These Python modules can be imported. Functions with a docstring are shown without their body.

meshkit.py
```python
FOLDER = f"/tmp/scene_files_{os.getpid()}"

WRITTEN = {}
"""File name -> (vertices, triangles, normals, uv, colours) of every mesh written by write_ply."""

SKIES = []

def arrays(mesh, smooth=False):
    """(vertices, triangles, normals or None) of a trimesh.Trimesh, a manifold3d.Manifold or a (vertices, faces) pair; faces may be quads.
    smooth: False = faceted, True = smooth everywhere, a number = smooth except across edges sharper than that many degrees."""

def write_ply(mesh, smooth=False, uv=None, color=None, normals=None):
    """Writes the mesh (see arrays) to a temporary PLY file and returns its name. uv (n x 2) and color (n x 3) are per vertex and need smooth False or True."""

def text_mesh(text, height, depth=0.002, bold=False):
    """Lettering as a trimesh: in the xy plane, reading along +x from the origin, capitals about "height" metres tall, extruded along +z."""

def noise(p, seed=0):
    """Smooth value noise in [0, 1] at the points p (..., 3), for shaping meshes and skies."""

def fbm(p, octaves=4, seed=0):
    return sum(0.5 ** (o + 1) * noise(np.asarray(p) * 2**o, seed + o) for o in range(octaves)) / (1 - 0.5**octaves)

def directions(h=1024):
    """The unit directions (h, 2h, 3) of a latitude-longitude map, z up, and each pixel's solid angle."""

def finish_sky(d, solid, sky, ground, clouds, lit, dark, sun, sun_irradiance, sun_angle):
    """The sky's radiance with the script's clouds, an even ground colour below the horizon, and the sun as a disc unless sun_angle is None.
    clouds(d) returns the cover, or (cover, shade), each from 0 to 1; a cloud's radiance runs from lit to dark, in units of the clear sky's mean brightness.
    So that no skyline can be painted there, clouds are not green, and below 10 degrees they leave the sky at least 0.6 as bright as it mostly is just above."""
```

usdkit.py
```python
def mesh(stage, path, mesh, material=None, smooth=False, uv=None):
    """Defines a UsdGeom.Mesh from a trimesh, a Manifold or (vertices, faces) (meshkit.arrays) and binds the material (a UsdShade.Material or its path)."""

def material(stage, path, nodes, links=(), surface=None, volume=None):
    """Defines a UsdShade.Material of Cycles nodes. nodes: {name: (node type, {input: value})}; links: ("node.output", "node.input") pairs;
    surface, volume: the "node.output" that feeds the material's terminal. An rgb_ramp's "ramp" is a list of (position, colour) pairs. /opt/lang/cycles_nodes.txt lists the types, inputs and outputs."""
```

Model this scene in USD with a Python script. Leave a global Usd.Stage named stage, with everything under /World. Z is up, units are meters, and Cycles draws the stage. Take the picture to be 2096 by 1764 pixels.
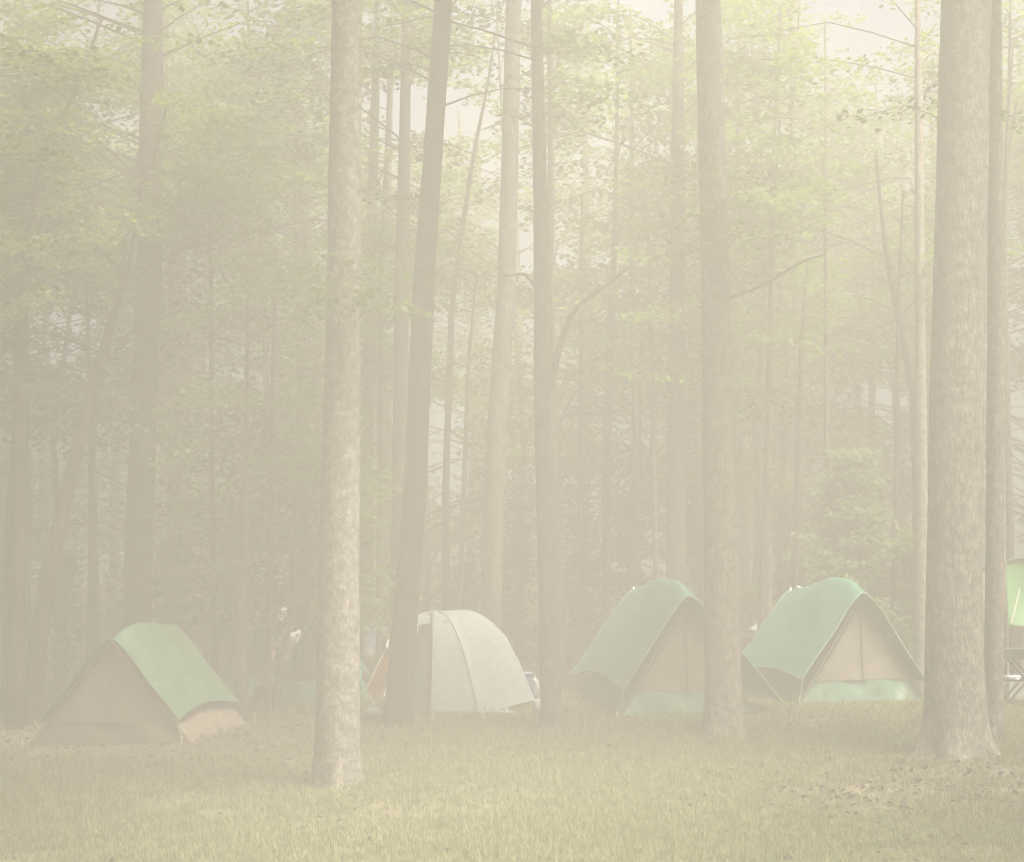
import math, numpy as np, trimesh, manifold3d as m3, usdkit, meshkit
from pxr import Usd, UsdGeom, UsdLux, UsdShade, Gf, Sdf, Vt

# ------------------------------------------------------------------ stage, camera, sky, sun, exposure
stage = Usd.Stage.CreateInMemory()
UsdGeom.SetStageUpAxis(stage, 'Z'); UsdGeom.SetStageMetersPerUnit(stage, 1.0)
UsdGeom.Xform.Define(stage, '/World'); UsdGeom.Scope.Define(stage, '/World/Looks')
FOC, CZ, HOR = 5000.0, 3.84, 1250.0            # focal length in picture units (picture 2096 x 1764), eye height, horizon row
PITCH = math.atan((HOR - 882) / FOC)
EXPOSURE = 3.98
HAZE_DENSITY, HAZE_COLOR, HAZE_G = 0.036, (0.462, 0.442, 0.386), 0.0
SKY_STRENGTH, SUN_INTENSITY, SUN_ANGLE = 0.06, 0.7, 30.0
SUN_DIR = np.array([0.36, -0.28, 0.95]); SUN_DIR /= np.linalg.norm(SUN_DIR)   # towards the sun

cam = UsdGeom.Camera.Define(stage, '/World/camera')
cam.CreateHorizontalApertureAttr(36.0); cam.CreateFocalLengthAttr(FOC / 2096 * 36.0)
cam.CreateVerticalApertureAttr(36.0 * 861 / 1024); cam.CreateExposureAttr(EXPOSURE)
cam.AddTranslateOp().Set((0, 0, CZ)); cam.AddRotateXOp().Set(90 + math.degrees(PITCH))

sel, srot = math.asin(SUN_DIR[2]), math.atan2(SUN_DIR[0], SUN_DIR[1])
sky = UsdLux.DomeLight.Define(stage, '/World/sky')
sky.GetPrim().SetCustomDataByKey('kind', 'structure')
skymat = usdkit.material(stage, '/World/Looks/overcast_sky', {
    's': ('sky_texture', {'sky_type': 'single_scattering', 'sun_disc': False, 'sun_elevation': sel, 'sun_rotation': srot, 'aerosol_density': 3.0}),
    't': ('texture_coordinate', {}), 'n': ('noise_texture', {'scale': 2.2, 'detail': 6.0, 'roughness': 0.55}),
    'r': ('map_range', {'from_min': 0.25, 'from_max': 0.6, 'to_min': 0.75, 'to_max': 1.0, 'clamp': True}),
    'm': ('mix_color', {'b': (0.55, 0.55, 0.61), 'use_clamp': False}), 'b': ('background_shader', {'strength': SKY_STRENGTH})},
    [('t.generated', 'n.vector'), ('n.fac', 'r.value'), ('r.result', 'm.fac'), ('s.color', 'm.a'), ('m.result', 'b.color')], surface='b.background')
UsdShade.MaterialBindingAPI.Apply(sky.GetPrim()).Bind(skymat)
sun = UsdLux.DistantLight.Define(stage, '/World/sun')
sun.CreateNormalizeAttr(True); sun.CreateIntensityAttr(SUN_INTENSITY); sun.CreateAngleAttr(SUN_ANGLE); sun.CreateColorAttr((1.0, 0.94, 0.84))
zax = SUN_DIR; xax = np.cross([0, 0, 1], zax); xax /= np.linalg.norm(xax); yax = np.cross(zax, xax)
sun.AddTransformOp().Set(Gf.Matrix4d(*xax, 0, *yax, 0, *zax, 0, 0, 0, 30, 1))

# ------------------------------------------------------------------ helpers
USED = {}
def path_for(name, parent=None):
    base = str(parent.GetPath()) if parent else '/World'
    k = USED.get((base, name), 0); USED[(base, name)] = k + 1
    return base + '/' + (name if k == 0 else f'{name}_{k:03d}')
def tag(p, label=None, cat=None, group=None, kind=None):
    for k, v in (('label', label), ('category', cat), ('group', group), ('kind', kind)):
        if v: p.SetCustomDataByKey(k, v)
    return p
def thing(name, label, cat, loc=(0, 0, 0), rz=0.0, group=None):
    x = UsdGeom.Xform.Define(stage, path_for(name)); x.AddTranslateOp().Set(tuple(float(c) for c in loc))
    if rz: x.AddRotateZOp().Set(math.degrees(rz))
    return tag(x.GetPrim(), label, cat, group)
def obj(name, mesh, mat, parent=None, smooth=False, label=None, uv=None):
    p = usdkit.mesh(stage, path_for(name, parent), mesh, mat, smooth=smooth, uv=uv).GetPrim()
    return tag(p, label) if label else p
def cat(parts): return trimesh.util.concatenate([p if isinstance(p, trimesh.Trimesh) else trimesh.Trimesh(p[0], p[1], process=False) for p in parts])
def box(c, s, rz=0, bev=0.006):
    s = np.asarray(s, float); b = min(bev, s.min() * 0.3)
    pts = []
    for i in (-1, 1):
        for j in (-1, 1):
            for k in (-1, 1):
                h = s / 2 * (i, j, k)
                for a in range(3):
                    d = np.array([b, b, b]) * (i, j, k); d[a] = 0; pts.append(h - d)
    m = trimesh.convex.convex_hull(np.array(pts)); 
    if rz: m.apply_transform(trimesh.transformations.rotation_matrix(rz, [0, 0, 1]))
    m.apply_translation(c); return m
def tube(P, R, n=8, cap=True):
    P = np.asarray(P, float); R = np.broadcast_to(np.asarray(R, float), (len(P),))
    T = np.gradient(P, axis=0); T /= np.linalg.norm(T, axis=1, keepdims=True) + 1e-9
    ref = np.array([0, 0, 1.0]) if abs(T[:, 2]).mean() < 0.8 else np.array([0, 1.0, 0])
    U = np.cross(T, ref); U /= np.linalg.norm(U, axis=1, keepdims=True) + 1e-9; V = np.cross(T, U)
    a = np.arange(n) / n * 2 * np.pi
    v = P[:, None] + R[:, None, None] * (np.cos(a)[None, :, None] * U[:, None] + np.sin(a)[None, :, None] * V[:, None])
    v = v.reshape(-1, 3); i = np.arange(len(P) - 1)[:, None] * n; j = np.arange(n)[None]; j2 = (j + 1) % n
    f = np.concatenate([np.stack([i + j, i + n + j, i + n + j2], -1).reshape(-1, 3), np.stack([i + j, i + n + j2, i + j2], -1).reshape(-1, 3)])
    if cap:
        v = np.vstack([v, P[:1], P[-1:]]); k = len(v) - 2; o = (len(P) - 1) * n; j = np.arange(n); j2 = (j + 1) % n
        f = np.vstack([f, np.stack([np.full(n, k), j, j2], -1), np.stack([np.full(n, k + 1), o + j2, o + j], -1)])
    return trimesh.Trimesh(v, f, process=False)
def sheet(G, thick=0.004):
    """A cloth: grid of points (n, m, 3) given a small thickness."""
    n, m = G.shape[:2]
    du = np.gradient(G, axis=0); dv = np.gradient(G, axis=1); N = np.cross(du, dv); N /= np.linalg.norm(N, axis=2, keepdims=True) + 1e-12
    v = np.vstack([G.reshape(-1, 3), (G - N * thick).reshape(-1, 3)])
    i = np.arange(n - 1)[:, None] * m; j = np.arange(m - 1)[None]; q = (i + j); o = n * m
    def quads(a, b, c, d): return np.concatenate([np.stack([a, b, c], -1).reshape(-1, 3), np.stack([a, c, d], -1).reshape(-1, 3)])
    f = [quads(q, q + m, q + m + 1, q + 1), quads(q + o, q + 1 + o, q + m + 1 + o, q + m + o)]
    for e in (np.arange(m), np.arange(m) + (n - 1) * m, np.arange(n) * m, np.arange(n) * m + m - 1):
        f.append(quads(e[:-1], e[1:], e[1:] + o, e[:-1] + o))
    return trimesh.Trimesh(v, np.vstack(f), process=False)
def lerp(a, b, t): return np.asarray(a) + (np.asarray(b) - np.asarray(a)) * t
def hullchain(balls, links, res=0.012, smooth=6):
    """Balls {name: (point, radius)} joined pairwise by hulls into one smooth skin."""
    def ball(p, r): return m3.Manifold.sphere(float(r), 16).translate([float(c) for c in p])
    M = m3.Manifold()
    for a, b in links: M += m3.Manifold.batch_hull([ball(*balls[a]), ball(*balls[b])])
    M = M.refine_to_length(res); q = M.to_mesh(); t = trimesh.Trimesh(q.vert_properties[:, :3], q.tri_verts)
    trimesh.smoothing.filter_taubin(t, iterations=smooth); return t
COS, SIN = math.cos(PITCH), math.sin(PITCH)
def at(px, py, Y):
    """The world point at distance Y seen at picture position (px, py)."""
    u, v = (px - 1048) / FOC, (882 - py) / FOC
    d = np.array([u, COS - v * SIN, SIN + v * COS]); return np.array([0, 0, CZ]) + d * (Y / d[1])
def px_of(P):
    P = np.atleast_2d(P) - [0, 0, CZ]; w = P[:, 1] * COS + P[:, 2] * SIN; v = -P[:, 1] * SIN + P[:, 2] * COS
    return 1048 + FOC * P[:, 0] / w, 882 - FOC * v / w
def ground_z(x, y):
    x, y = np.asarray(x, float), np.asarray(y, float)
    s = 0.084 * np.minimum(y, 31.5) + 0.014 * np.maximum(y - 31.5, 0) + 0.16 * np.maximum(y - 45, 0)
    near = np.clip((13 - y) / 13, 0, 1); s = s + near ** 2 * 2.24
    s = s - 0.055 * np.clip(-x - 2.0, 0, 5) * np.clip((y - 18) / 8, 0, 1)
    return s + 0.05 * (meshkit.noise(np.stack([x * 0.5, y * 0.5, 0 * x], -1), 3) - 0.5) + 0.02 * (meshkit.noise(np.stack([x * 1.9, y * 1.9, 0 * x], -1), 5) - 0.5)
def G3(x, y, dz=0.0): return np.array([x, y, float(ground_z(x, y)) + dz])
def ground_at(px, py):
    lo, hi = 14.0, 60.0
    for _ in range(50):
        mid = (lo + hi) / 2; p = at(px, py, mid)
        if p[2] > ground_z(p[0], p[1]): lo = mid
        else: hi = mid
    p = at(px, py, lo); return G3(p[0], p[1])

# ------------------------------------------------------------------ materials
L = '/World/Looks/'
def mat(name, c1, c2=None, scale=6.0, rough=0.8, stretch=(1, 1, 1), bump=0.0, spec=0.3, trans=0.0, detail=4.0, island=0.0, lo=0.35, hi=0.65, bscale=None, ramp3=None):
    c2 = c2 or c1
    n = {'t': ('texture_coordinate', {}), 'm': ('mapping', {'scale': stretch}), 'n': ('noise_texture', {'scale': scale, 'detail': detail, 'roughness': 0.6}),
         'r': ('rgb_ramp', {'ramp': [(lo, c1), (hi, c2)] if ramp3 is None else [(lo, c1), ((lo + hi) / 2, c2), (hi, ramp3)]}),
         'p': ('principled_bsdf', {'roughness': rough, 'specular_ior_level': spec})}
    k = [('t.object', 'm.vector'), ('m.vector', 'n.vector'), ('n.fac', 'r.fac')]; col = 'r.color'
    if island:
        n['g'] = ('geometry', {}); n['v'] = ('map_range', {'to_min': 1 - island, 'to_max': 1 + island}); n['h'] = ('hsv', {'hue': 0.5})
        n['hu'] = ('map_range', {'to_min': 0.5 - 0.03 * island, 'to_max': 0.5 + 0.03 * island})
        k += [('g.random_per_island', 'v.value'), ('v.result', 'h.value'), ('g.random_per_island', 'hu.value'), ('hu.result', 'h.hue'), (col, 'h.color')]; col = 'h.color'
    k.append((col, 'p.base_color')); out = 'p.BSDF'
    if bump:
        n['bn'] = ('noise_texture', {'scale': bscale or scale * 3, 'detail': 5.0}); n['b'] = ('bump', {'strength': bump, 'distance': 0.02})
        k += [('m.vector', 'bn.vector'), ('bn.fac', 'b.height'), ('b.normal', 'p.normal')]
    if trans:
        n['tb'] = ('translucent_bsdf', {}); n['mx'] = ('mix_closure', {'fac': trans}); n['br'] = ('hsv', {'value': 1.5, 'saturation': 1.1})
        k += [(col, 'br.color'), ('br.color', 'tb.color'), ('p.BSDF', 'mx.closure1'), ('tb.BSDF', 'mx.closure2')]; out = 'mx.closure'
    return usdkit.material(stage, L + name, n, k, surface=out)
def bark(name, c1, c2, c3, cell=(16, 16, 4.5), crack=0.5, mott=7.0):
    n = {'t': ('texture_coordinate', {}), 'm': ('mapping', {'scale': cell}), 'dn': ('noise_texture', {'scale': 5.0, 'detail': 3.0}), 'ad': ('mix_vector', {'fac': 0.12, 'use_clamp': False}),
         'v': ('voronoi_texture', {'feature': 'distance_to_edge', 'scale': 1.0}), 'c': ('map_range', {'from_min': 0.0, 'from_max': 0.22, 'to_min': 1 - crack, 'to_max': 1.0, 'clamp': True}),
         'n': ('noise_texture', {'scale': mott, 'detail': 8.0, 'roughness': 0.72}), 'r': ('rgb_ramp', {'ramp': [(0.30, c1), (0.48, c2), (0.66, c3)]}), 'f': ('noise_texture', {'scale': 60.0, 'detail': 4.0}),
         'fr': ('map_range', {'from_min': 0.3, 'from_max': 0.7, 'to_min': 0.72, 'to_max': 1.25}), 'mu': ('math', {'math_type': 'multiply'}), 'h': ('hsv', {}), 'p': ('principled_bsdf', {'roughness': 0.95, 'specular_ior_level': 0.1}),
         'hs': ('math', {'math_type': 'multiply_add', 'value2': 0.35}), 'b': ('bump', {'strength': 0.6, 'distance': 0.025})}
    k = [('t.object', 'dn.vector'), ('t.object', 'ad.a'), ('dn.color', 'ad.b'), ('ad.result', 'm.vector'), ('m.vector', 'v.vector'), ('v.distance', 'c.value'), ('t.object', 'n.vector'), ('n.fac', 'r.fac'), ('t.object', 'f.vector'), ('f.fac', 'fr.value'),
         ('c.result', 'mu.value1'), ('fr.result', 'mu.value2'), ('mu.value', 'h.value'), ('r.color', 'h.color'), ('h.color', 'p.base_color'), ('f.fac', 'hs.value1'), ('c.result', 'hs.value3'), ('hs.value', 'b.height'), ('b.normal', 'p.normal')]
    return usdkit.material(stage, L + name, n, k, surface='p.BSDF')
M = dict(
    bark_pale=bark('pale_lichen_bark', (0.075, 0.064, 0.05), (0.15, 0.134, 0.108), (0.28, 0.268, 0.22), (26, 26, 11), 0.2, 12.0),
    bark_grey=bark('grey_brown_bark', (0.085, 0.074, 0.062), (0.17, 0.153, 0.13), (0.28, 0.262, 0.225), (24, 24, 4), 0.35, 10.0),
    bark_dark=bark('dark_bark', (0.03, 0.024, 0.02), (0.05, 0.04, 0.032), (0.08, 0.065, 0.05), (24, 24, 7), 0.4, 8.0),
    bark_mid=bark('mid_bark', (0.055, 0.047, 0.039), (0.10, 0.088, 0.072), (0.18, 0.162, 0.135), (24, 24, 7), 0.45, 8.0),
    twig=mat('twig_bark', (0.05, 0.04, 0.03), (0.12, 0.10, 0.08), 10, 0.95),
    leaf_light=mat('light_leaves', (0.095, 0.165, 0.02), (0.165, 0.235, 0.03), 0.8, 0.55, trans=0.55, island=0.35),
    leaf_mid=mat('mid_leaves', (0.065, 0.12, 0.018), (0.115, 0.175, 0.026), 0.8, 0.55, trans=0.5, island=0.35),
    leaf_dark=mat('dark_leaves', (0.03, 0.05, 0.016), (0.06, 0.085, 0.022), 0.8, 0.6, trans=0.3, island=0.35),
    needle=mat('soft_needles', (0.14, 0.22, 0.075), (0.21, 0.29, 0.11), 1.5, 0.6, trans=0.5, island=0.3),
    grass=mat('grass_blades', (0.20, 0.25, 0.085), (0.38, 0.38, 0.20), 0.45, 0.6, trans=0.4, island=0.4),
    ground=mat('trodden_turf', (0.065, 0.05, 0.036), (0.10, 0.092, 0.048), 0.7, 0.95, bump=0.5, spec=0.1, ramp3=(0.14, 0.12, 0.085), lo=0.32, hi=0.72, bscale=14, detail=8),
    litter=mat('dead_leaves', (0.085, 0.066, 0.045), (0.19, 0.155, 0.105), 1.5, 0.8, island=0.5),
    fly=mat('teal_green_nylon', (0.045, 0.165, 0.115), (0.06, 0.19, 0.14), 3, 0.5, spec=0.4, trans=0.25, bump=0.12, bscale=7),
    fly_bright=mat('light_teal_nylon', (0.08, 0.32, 0.22), (0.10, 0.36, 0.25), 3, 0.5, spec=0.4, trans=0.25, bump=0.1),
    fly_worn=mat('stained_green_nylon', (0.075, 0.175, 0.12), (0.14, 0.25, 0.185), 3, 0.6, spec=0.3, ramp3=(0.30, 0.36, 0.29), lo=0.42, hi=0.74, bump=0.1),
    fly_green=mat('grass_green_nylon', (0.06, 0.145, 0.08), (0.072, 0.165, 0.095), 3, 0.5, spec=0.4, trans=0.25, bump=0.12, bscale=7),
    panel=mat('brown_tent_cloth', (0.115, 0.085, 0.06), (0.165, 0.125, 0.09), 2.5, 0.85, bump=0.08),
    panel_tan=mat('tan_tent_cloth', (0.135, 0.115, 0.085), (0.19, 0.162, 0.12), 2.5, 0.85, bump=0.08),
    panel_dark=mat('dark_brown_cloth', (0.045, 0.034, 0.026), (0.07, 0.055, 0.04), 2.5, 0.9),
    grey_fly=mat('pale_grey_nylon', (0.26, 0.268, 0.282), (0.275, 0.283, 0.297), 1.2, 0.5, spec=0.4, trans=0.15, bump=0.05, bscale=3),
    grey_door=mat('grey_nylon_door', (0.215, 0.235, 0.248), (0.225, 0.245, 0.258), 1.2, 0.5, spec=0.4, bump=0.05, bscale=3),
    zipper=mat('dark_zip', (0.06, 0.06, 0.06)),
    orange=mat('orange_nylon', (0.62, 0.20, 0.05), (0.68, 0.24, 0.07), 3, 0.55, trans=0.2),
    white=mat('white_cloth', (0.66, 0.65, 0.62), (0.75, 0.74, 0.71), 5, 0.7, bump=0.1),
    metal=mat('pale_aluminium', (0.55, 0.55, 0.54), rough=0.4), cord=mat('pale_cord', (0.42, 0.40, 0.34)), rope=mat('olive_cord', (0.20, 0.21, 0.15)),
    dark_metal=mat('dark_frame', (0.025, 0.024, 0.023), rough=0.5), dark_cloth=mat('black_cloth', (0.03, 0.029, 0.028), rough=0.9),
    blue=mat('blue_plastic', (0.05, 0.055, 0.14), (0.06, 0.07, 0.16), rough=0.4), red=mat('red_cloth', (0.42, 0.06, 0.045), (0.5, 0.08, 0.06), rough=0.8),
    wood=mat('weathered_wood', (0.055, 0.042, 0.032), (0.11, 0.088, 0.068), 5, 0.9, (1, 8, 8), 0.3), wood_pale=mat('split_wood', (0.28, 0.20, 0.12), (0.42, 0.32, 0.21), 7, 0.9, (1, 6, 6)),
    skin=mat('skin', (0.40, 0.24, 0.17), (0.46, 0.28, 0.20), 9, 0.55), hair=mat('dark_hair', (0.02, 0.014, 0.01), rough=0.7), eye=mat('dark_eye', (0.02, 0.016, 0.014), rough=0.3),
    shirt_blue=mat('blue_grey_cotton', (0.24, 0.26, 0.34), (0.30, 0.32, 0.40), 8, 0.9), shorts=mat('khaki_cotton', (0.16, 0.13, 0.08), (0.2, 0.165, 0.105), 8, 0.9),
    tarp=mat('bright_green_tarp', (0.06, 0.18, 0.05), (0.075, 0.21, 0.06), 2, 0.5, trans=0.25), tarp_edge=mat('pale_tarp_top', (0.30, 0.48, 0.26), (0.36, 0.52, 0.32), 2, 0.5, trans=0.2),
)

# ------------------------------------------------------------------ ground and haze
xs = np.unique(np.concatenate([np.linspace(-55, -9, 24), np.linspace(-9, 9, 120), np.linspace(9, 55, 24)]))
ys = np.unique(np.concatenate([np.linspace(-14, 18, 24), np.linspace(18, 36, 130), np.linspace(36, 56, 26)]))
X, Y = np.meshgrid(xs, ys); Gd = np.stack([X, Y, ground_z(X, Y)], -1); n, m = X.shape
i = np.arange(n - 1)[:, None] * m; j = np.arange(m - 1)[None]; q = i + j
F = np.concatenate([np.stack([q, q + 1, q + m + 1], -1).reshape(-1, 3), np.stack([q, q + m + 1, q + m], -1).reshape(-1, 3)])
tag(obj('ground', (Gd.reshape(-1, 3), F), M['ground'], smooth=True), 'grassy campground sloping gently up to the tents, worn to bare soil in places', 'ground', kind='structure')
hz = usdkit.material(stage, L + 'pale_haze', {'v': ('principled_volume', {'color': HAZE_COLOR, 'density': HAZE_DENSITY, 'anisotropy': HAZE_G})}, [], volume='v.volume')
hb = trimesh.creation.box(bounds=[[-56, -15, -1.6], [56, 57, 14.3]])
tag(obj('haze', hb, hz), 'pale warm haze hanging through the whole wood', 'haze', kind='stuff')

# ------------------------------------------------------------------ grass, litter
rng = np.random.default_rng(11)
def tuft(nb, h, seed):
    r = np.random.default_rng(seed); v, f = [], []
    for k in range(nb):
        a = r.uniform(0, 2 * np.pi); p = np.array([*r.normal(0, 0.035, 2), 0]); hh = h * r.uniform(0.5, 1.15); ln = r.uniform(0.1, 0.8) * hh
        d = np.array([math.cos(a), math.sin(a), 0]); s = np.array([-d[1], d[0], 0]) * r.uniform(0.0022, 0.0045); o = len(v)
        v += [p - s, p + s, p + d * ln * 0.35 + [0, 0, hh * 0.65] - s * 0.8, p + d * ln * 0.35 + [0, 0, hh * 0.65] + s * 0.8, p + d * ln + [0, 0, hh]]
        f += [[o, o + 1, o + 3], [o, o + 3, o + 2], [o + 2, o + 3, o + 4]]
    return np.array(v), np.array(f)
def grass_density(x, y):
    u, v = px_of(np.stack([x, y, ground_z(x, y)], -1))
    d = np.clip((meshkit.fbm(np.stack([x * 0.9, y * 0.9, 0 * x], -1), 3, 8) - 0.25) * 3.8, 0.22, 1)
    bare = np.exp(-(((u - 250) / 420) ** 2 + ((v - 1500) / 75) ** 2)); under = np.exp(-(((u - 1950) / 260) ** 2 + ((v - 1590) / 60) ** 2))
    return d * (1 - 0.92 * np.clip(bare * 1.3, 0, 1)) * (1 - 0.85 * under) * np.clip((33.5 - y) / 2.5, 0.05, 1)
N = 76000
y = rng.uniform(19.2, 33.5, N); x = rng.uniform(-0.24, 0.24, N) * y
keep = rng.random(N) < grass_density(x, y); x, y = x[keep], y[keep]
gi = UsdGeom.PointInstancer.Define(stage, path_for('grass'))
protos = []
for k, (nb, h) in enumerate(((16, 0.04), (14, 0.06), (11, 0.085), (8, 0.15))):
    p = usdkit.mesh(stage, f'{gi.GetPath()}/tuft' + (f'_{k:03d}' if k else ''), tuft(nb, h, k), M['grass']); protos.append(p.GetPath())
gi.CreatePrototypesRel().SetTargets(protos)
idx = rng.choice(4, len(x), p=[0.5, 0.33, 0.14, 0.03]); gi.CreateProtoIndicesAttr(Vt.IntArray.FromNumpy(idx.astype(np.int32)))
gi.CreatePositionsAttr(Vt.Vec3fArray.FromNumpy(np.stack([x, y, ground_z(x, y) - 0.004], -1).astype(np.float32)))
a = rng.uniform(0, np.pi, len(x)); gi.CreateOrientationsAttr(Vt.QuathArray([Gf.Quath(float(math.cos(t)), 0, 0, float(math.sin(t))) for t in a]))
sc = rng.uniform(0.7, 1.3, len(x)); gi.CreateScalesAttr(Vt.Vec3fArray.FromNumpy(np.repeat(sc[:, None], 3, 1).astype(np.float32)))
tag(gi.GetPrim(), 'short yellow green grass growing over the clearing', 'grass', kind='stuff')

def leaf_cards(P, size, rng, flat=0.35, out=None):
    """One folded four-sided leaf at every point of P: vertices and triangles."""
    n = len(P); nrm = np.stack([rng.normal(0, flat, n), rng.normal(0, flat, n), np.ones(n)], -1); nrm /= np.linalg.norm(nrm, axis=1, keepdims=True)
    a = rng.uniform(0, 2 * np.pi, n) if out is None else out + rng.normal(0, 0.9, n)
    d = np.stack([np.cos(a), np.sin(a), 0 * a], -1); d -= nrm * (d * nrm).sum(1, keepdims=True); d /= np.linalg.norm(d, axis=1, keepdims=True)
    s = np.cross(nrm, d); l = np.broadcast_to(size, (n,))[:, None] * rng.uniform(0.65, 1.2, (n, 1)); w = l * rng.uniform(0.28, 0.42, (n, 1))
    v = np.stack([P - d * l * 0.5, P + s * w - nrm * w * 0.25 + d * l * 0.02, P + d * l * 0.5 - nrm * l * 0.12, P - s * w - nrm * w * 0.25 + d * l * 0.02], 1).reshape(-1, 3)
    o = np.arange(n)[:, None] * 4
    return v, np.concatenate([o + [[0, 1, 2]], o + [[0, 2, 3]]])
N = 40000
y = rng.uniform(19.5, 34, N); x = rng.uniform(-0.235, 0.235, N) * y; u, v = px_of(np.stack([x, y, ground_z(x, y)], -1))
w = 0.05 + np.exp(-(((u - 1950) / 330) ** 2 + ((v - 1640) / 80) ** 2)) + 0.5 * np.exp(-(((u - 300) / 400) ** 2 + ((v - 1500) / 60) ** 2)) + 0.4 * np.exp(-(((u - 1500) / 260) ** 2 + ((v - 1650) / 40) ** 2)) + 0.25 * np.exp(-((v - 1500) / 50) ** 2)
k = rng.random(N) < w * 0.6; x, y = x[k], y[k]
P = np.stack([x, y, ground_z(x, y) + rng.uniform(0.008, 0.045, len(x))], -1)
tag(obj('leaf_litter', leaf_cards(P, 0.075, rng, 0.45), M['litter']), 'brown fallen leaves and twigs strewn over the ground', 'leaf litter', kind='stuff')

# ------------------------------------------------------------------ trees
GAPS = [  # where the wood is thin: (column, row, half width, half height, share of the foliage left)
    (1690, 150, 150, 130, 0.8), (1775, 60, 55, 55, 0.5), (1000, 270, 45, 110, 0.1), (1070, 500, 40, 70, 0.05), (1072, 230, 22, 130, 0.15), (840, 215, 100, 42, 0.05),
    (905, 905, 45, 80, 0.0), (935, 960, 40, 40, 0.1), (1260, 560, 110, 70, 0.5), (1200, 430, 60, 110, 0.5), (140, 690, 70, 55, 0.08), (235, 250, 40, 45, 0.2), (210, 40, 60, 40, 0.2),
    (450, 40, 60, 30, 0.25), (620, 500, 60, 55, 0.45), (460, 730, 90, 32, 0.3), (1800, 795, 42, 48, 0.0), (2075, 700, 45, 320, 0.35), (2085, 1000, 34, 170, 0.0), (950, 680, 70, 55, 0.3),
    (1090, 690, 34, 70, 0.15), (1300, 270, 70, 45, 0.4), (690, 730, 50, 40, 0.5), (800, 330, 50, 80, 0.4), (1900, 330, 90, 60, 0.5), (430, 560, 50, 50, 0.4), (1560, 320, 50, 50, 0.45)]
def gap_keep(C, rng, pad=26.0):
    u, v = px_of(C); k = np.ones(len(C), bool)
    for (a, b, ru, rv, left) in GAPS:
        inside = ((u - a) / (ru + pad)) ** 2 + ((v - b) / (rv + pad)) ** 2 < 1
        k &= ~inside | (rng.random(len(C)) < left)
    return k
CLEAR = [(690, 710, 24.9, 44), (1955, 1978, 26.9, 66), (1480, 1449, 28.65, 40), (835, 905, 29.3, 34), (1115, 1098, 29.0, 28), (1004, 1052, 33.2, 30), (282, 312, 33.0, 42), (1384, 1388, 34.5, 28), (1241, 1258, 36.0, 16), (914, 980, 36.0, 14), (2036, 2035, 28.2, 24)]
def clear_keep(C, rng):
    u, v = px_of(C); k = np.ones(len(C), bool)
    for (ub, ut, Yt, w) in CLEAR:
        c = ub + (ut - ub) * np.clip((1400 - v) / 1400, 0, 1); k &= ~((abs(u - c) < w + 20) & (C[:, 1] < Yt + 0.2) & (v > -60)) | (rng.random(len(C)) < 0.16)
    return k
OPEN = [(4.9, 34.9, 2.4, 0.08), (-0.8, 33.2, 1.9, 0.3), (-3.4, 33.3, 1.7, 0.3), (-2.0, 38.5, 1.7, 0.2), (2.0, 37.5, 1.7, 0.2), (-5.6, 36.5, 1.7, 0.25), (3.4, 41.0, 1.7, 0.2), (-4.0, 42.0, 1.8, 0.25), (0.4, 42.0, 1.8, 0.25), (3.2, 34.6, 1.5, 0.4), (-4.6, 29.6, 1.7, 0.25), (2.0, 31.0, 1.8, 0.25), (4.6, 32.4, 1.6, 0.3), (0.2, 31.2, 1.6, 0.3)]
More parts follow.
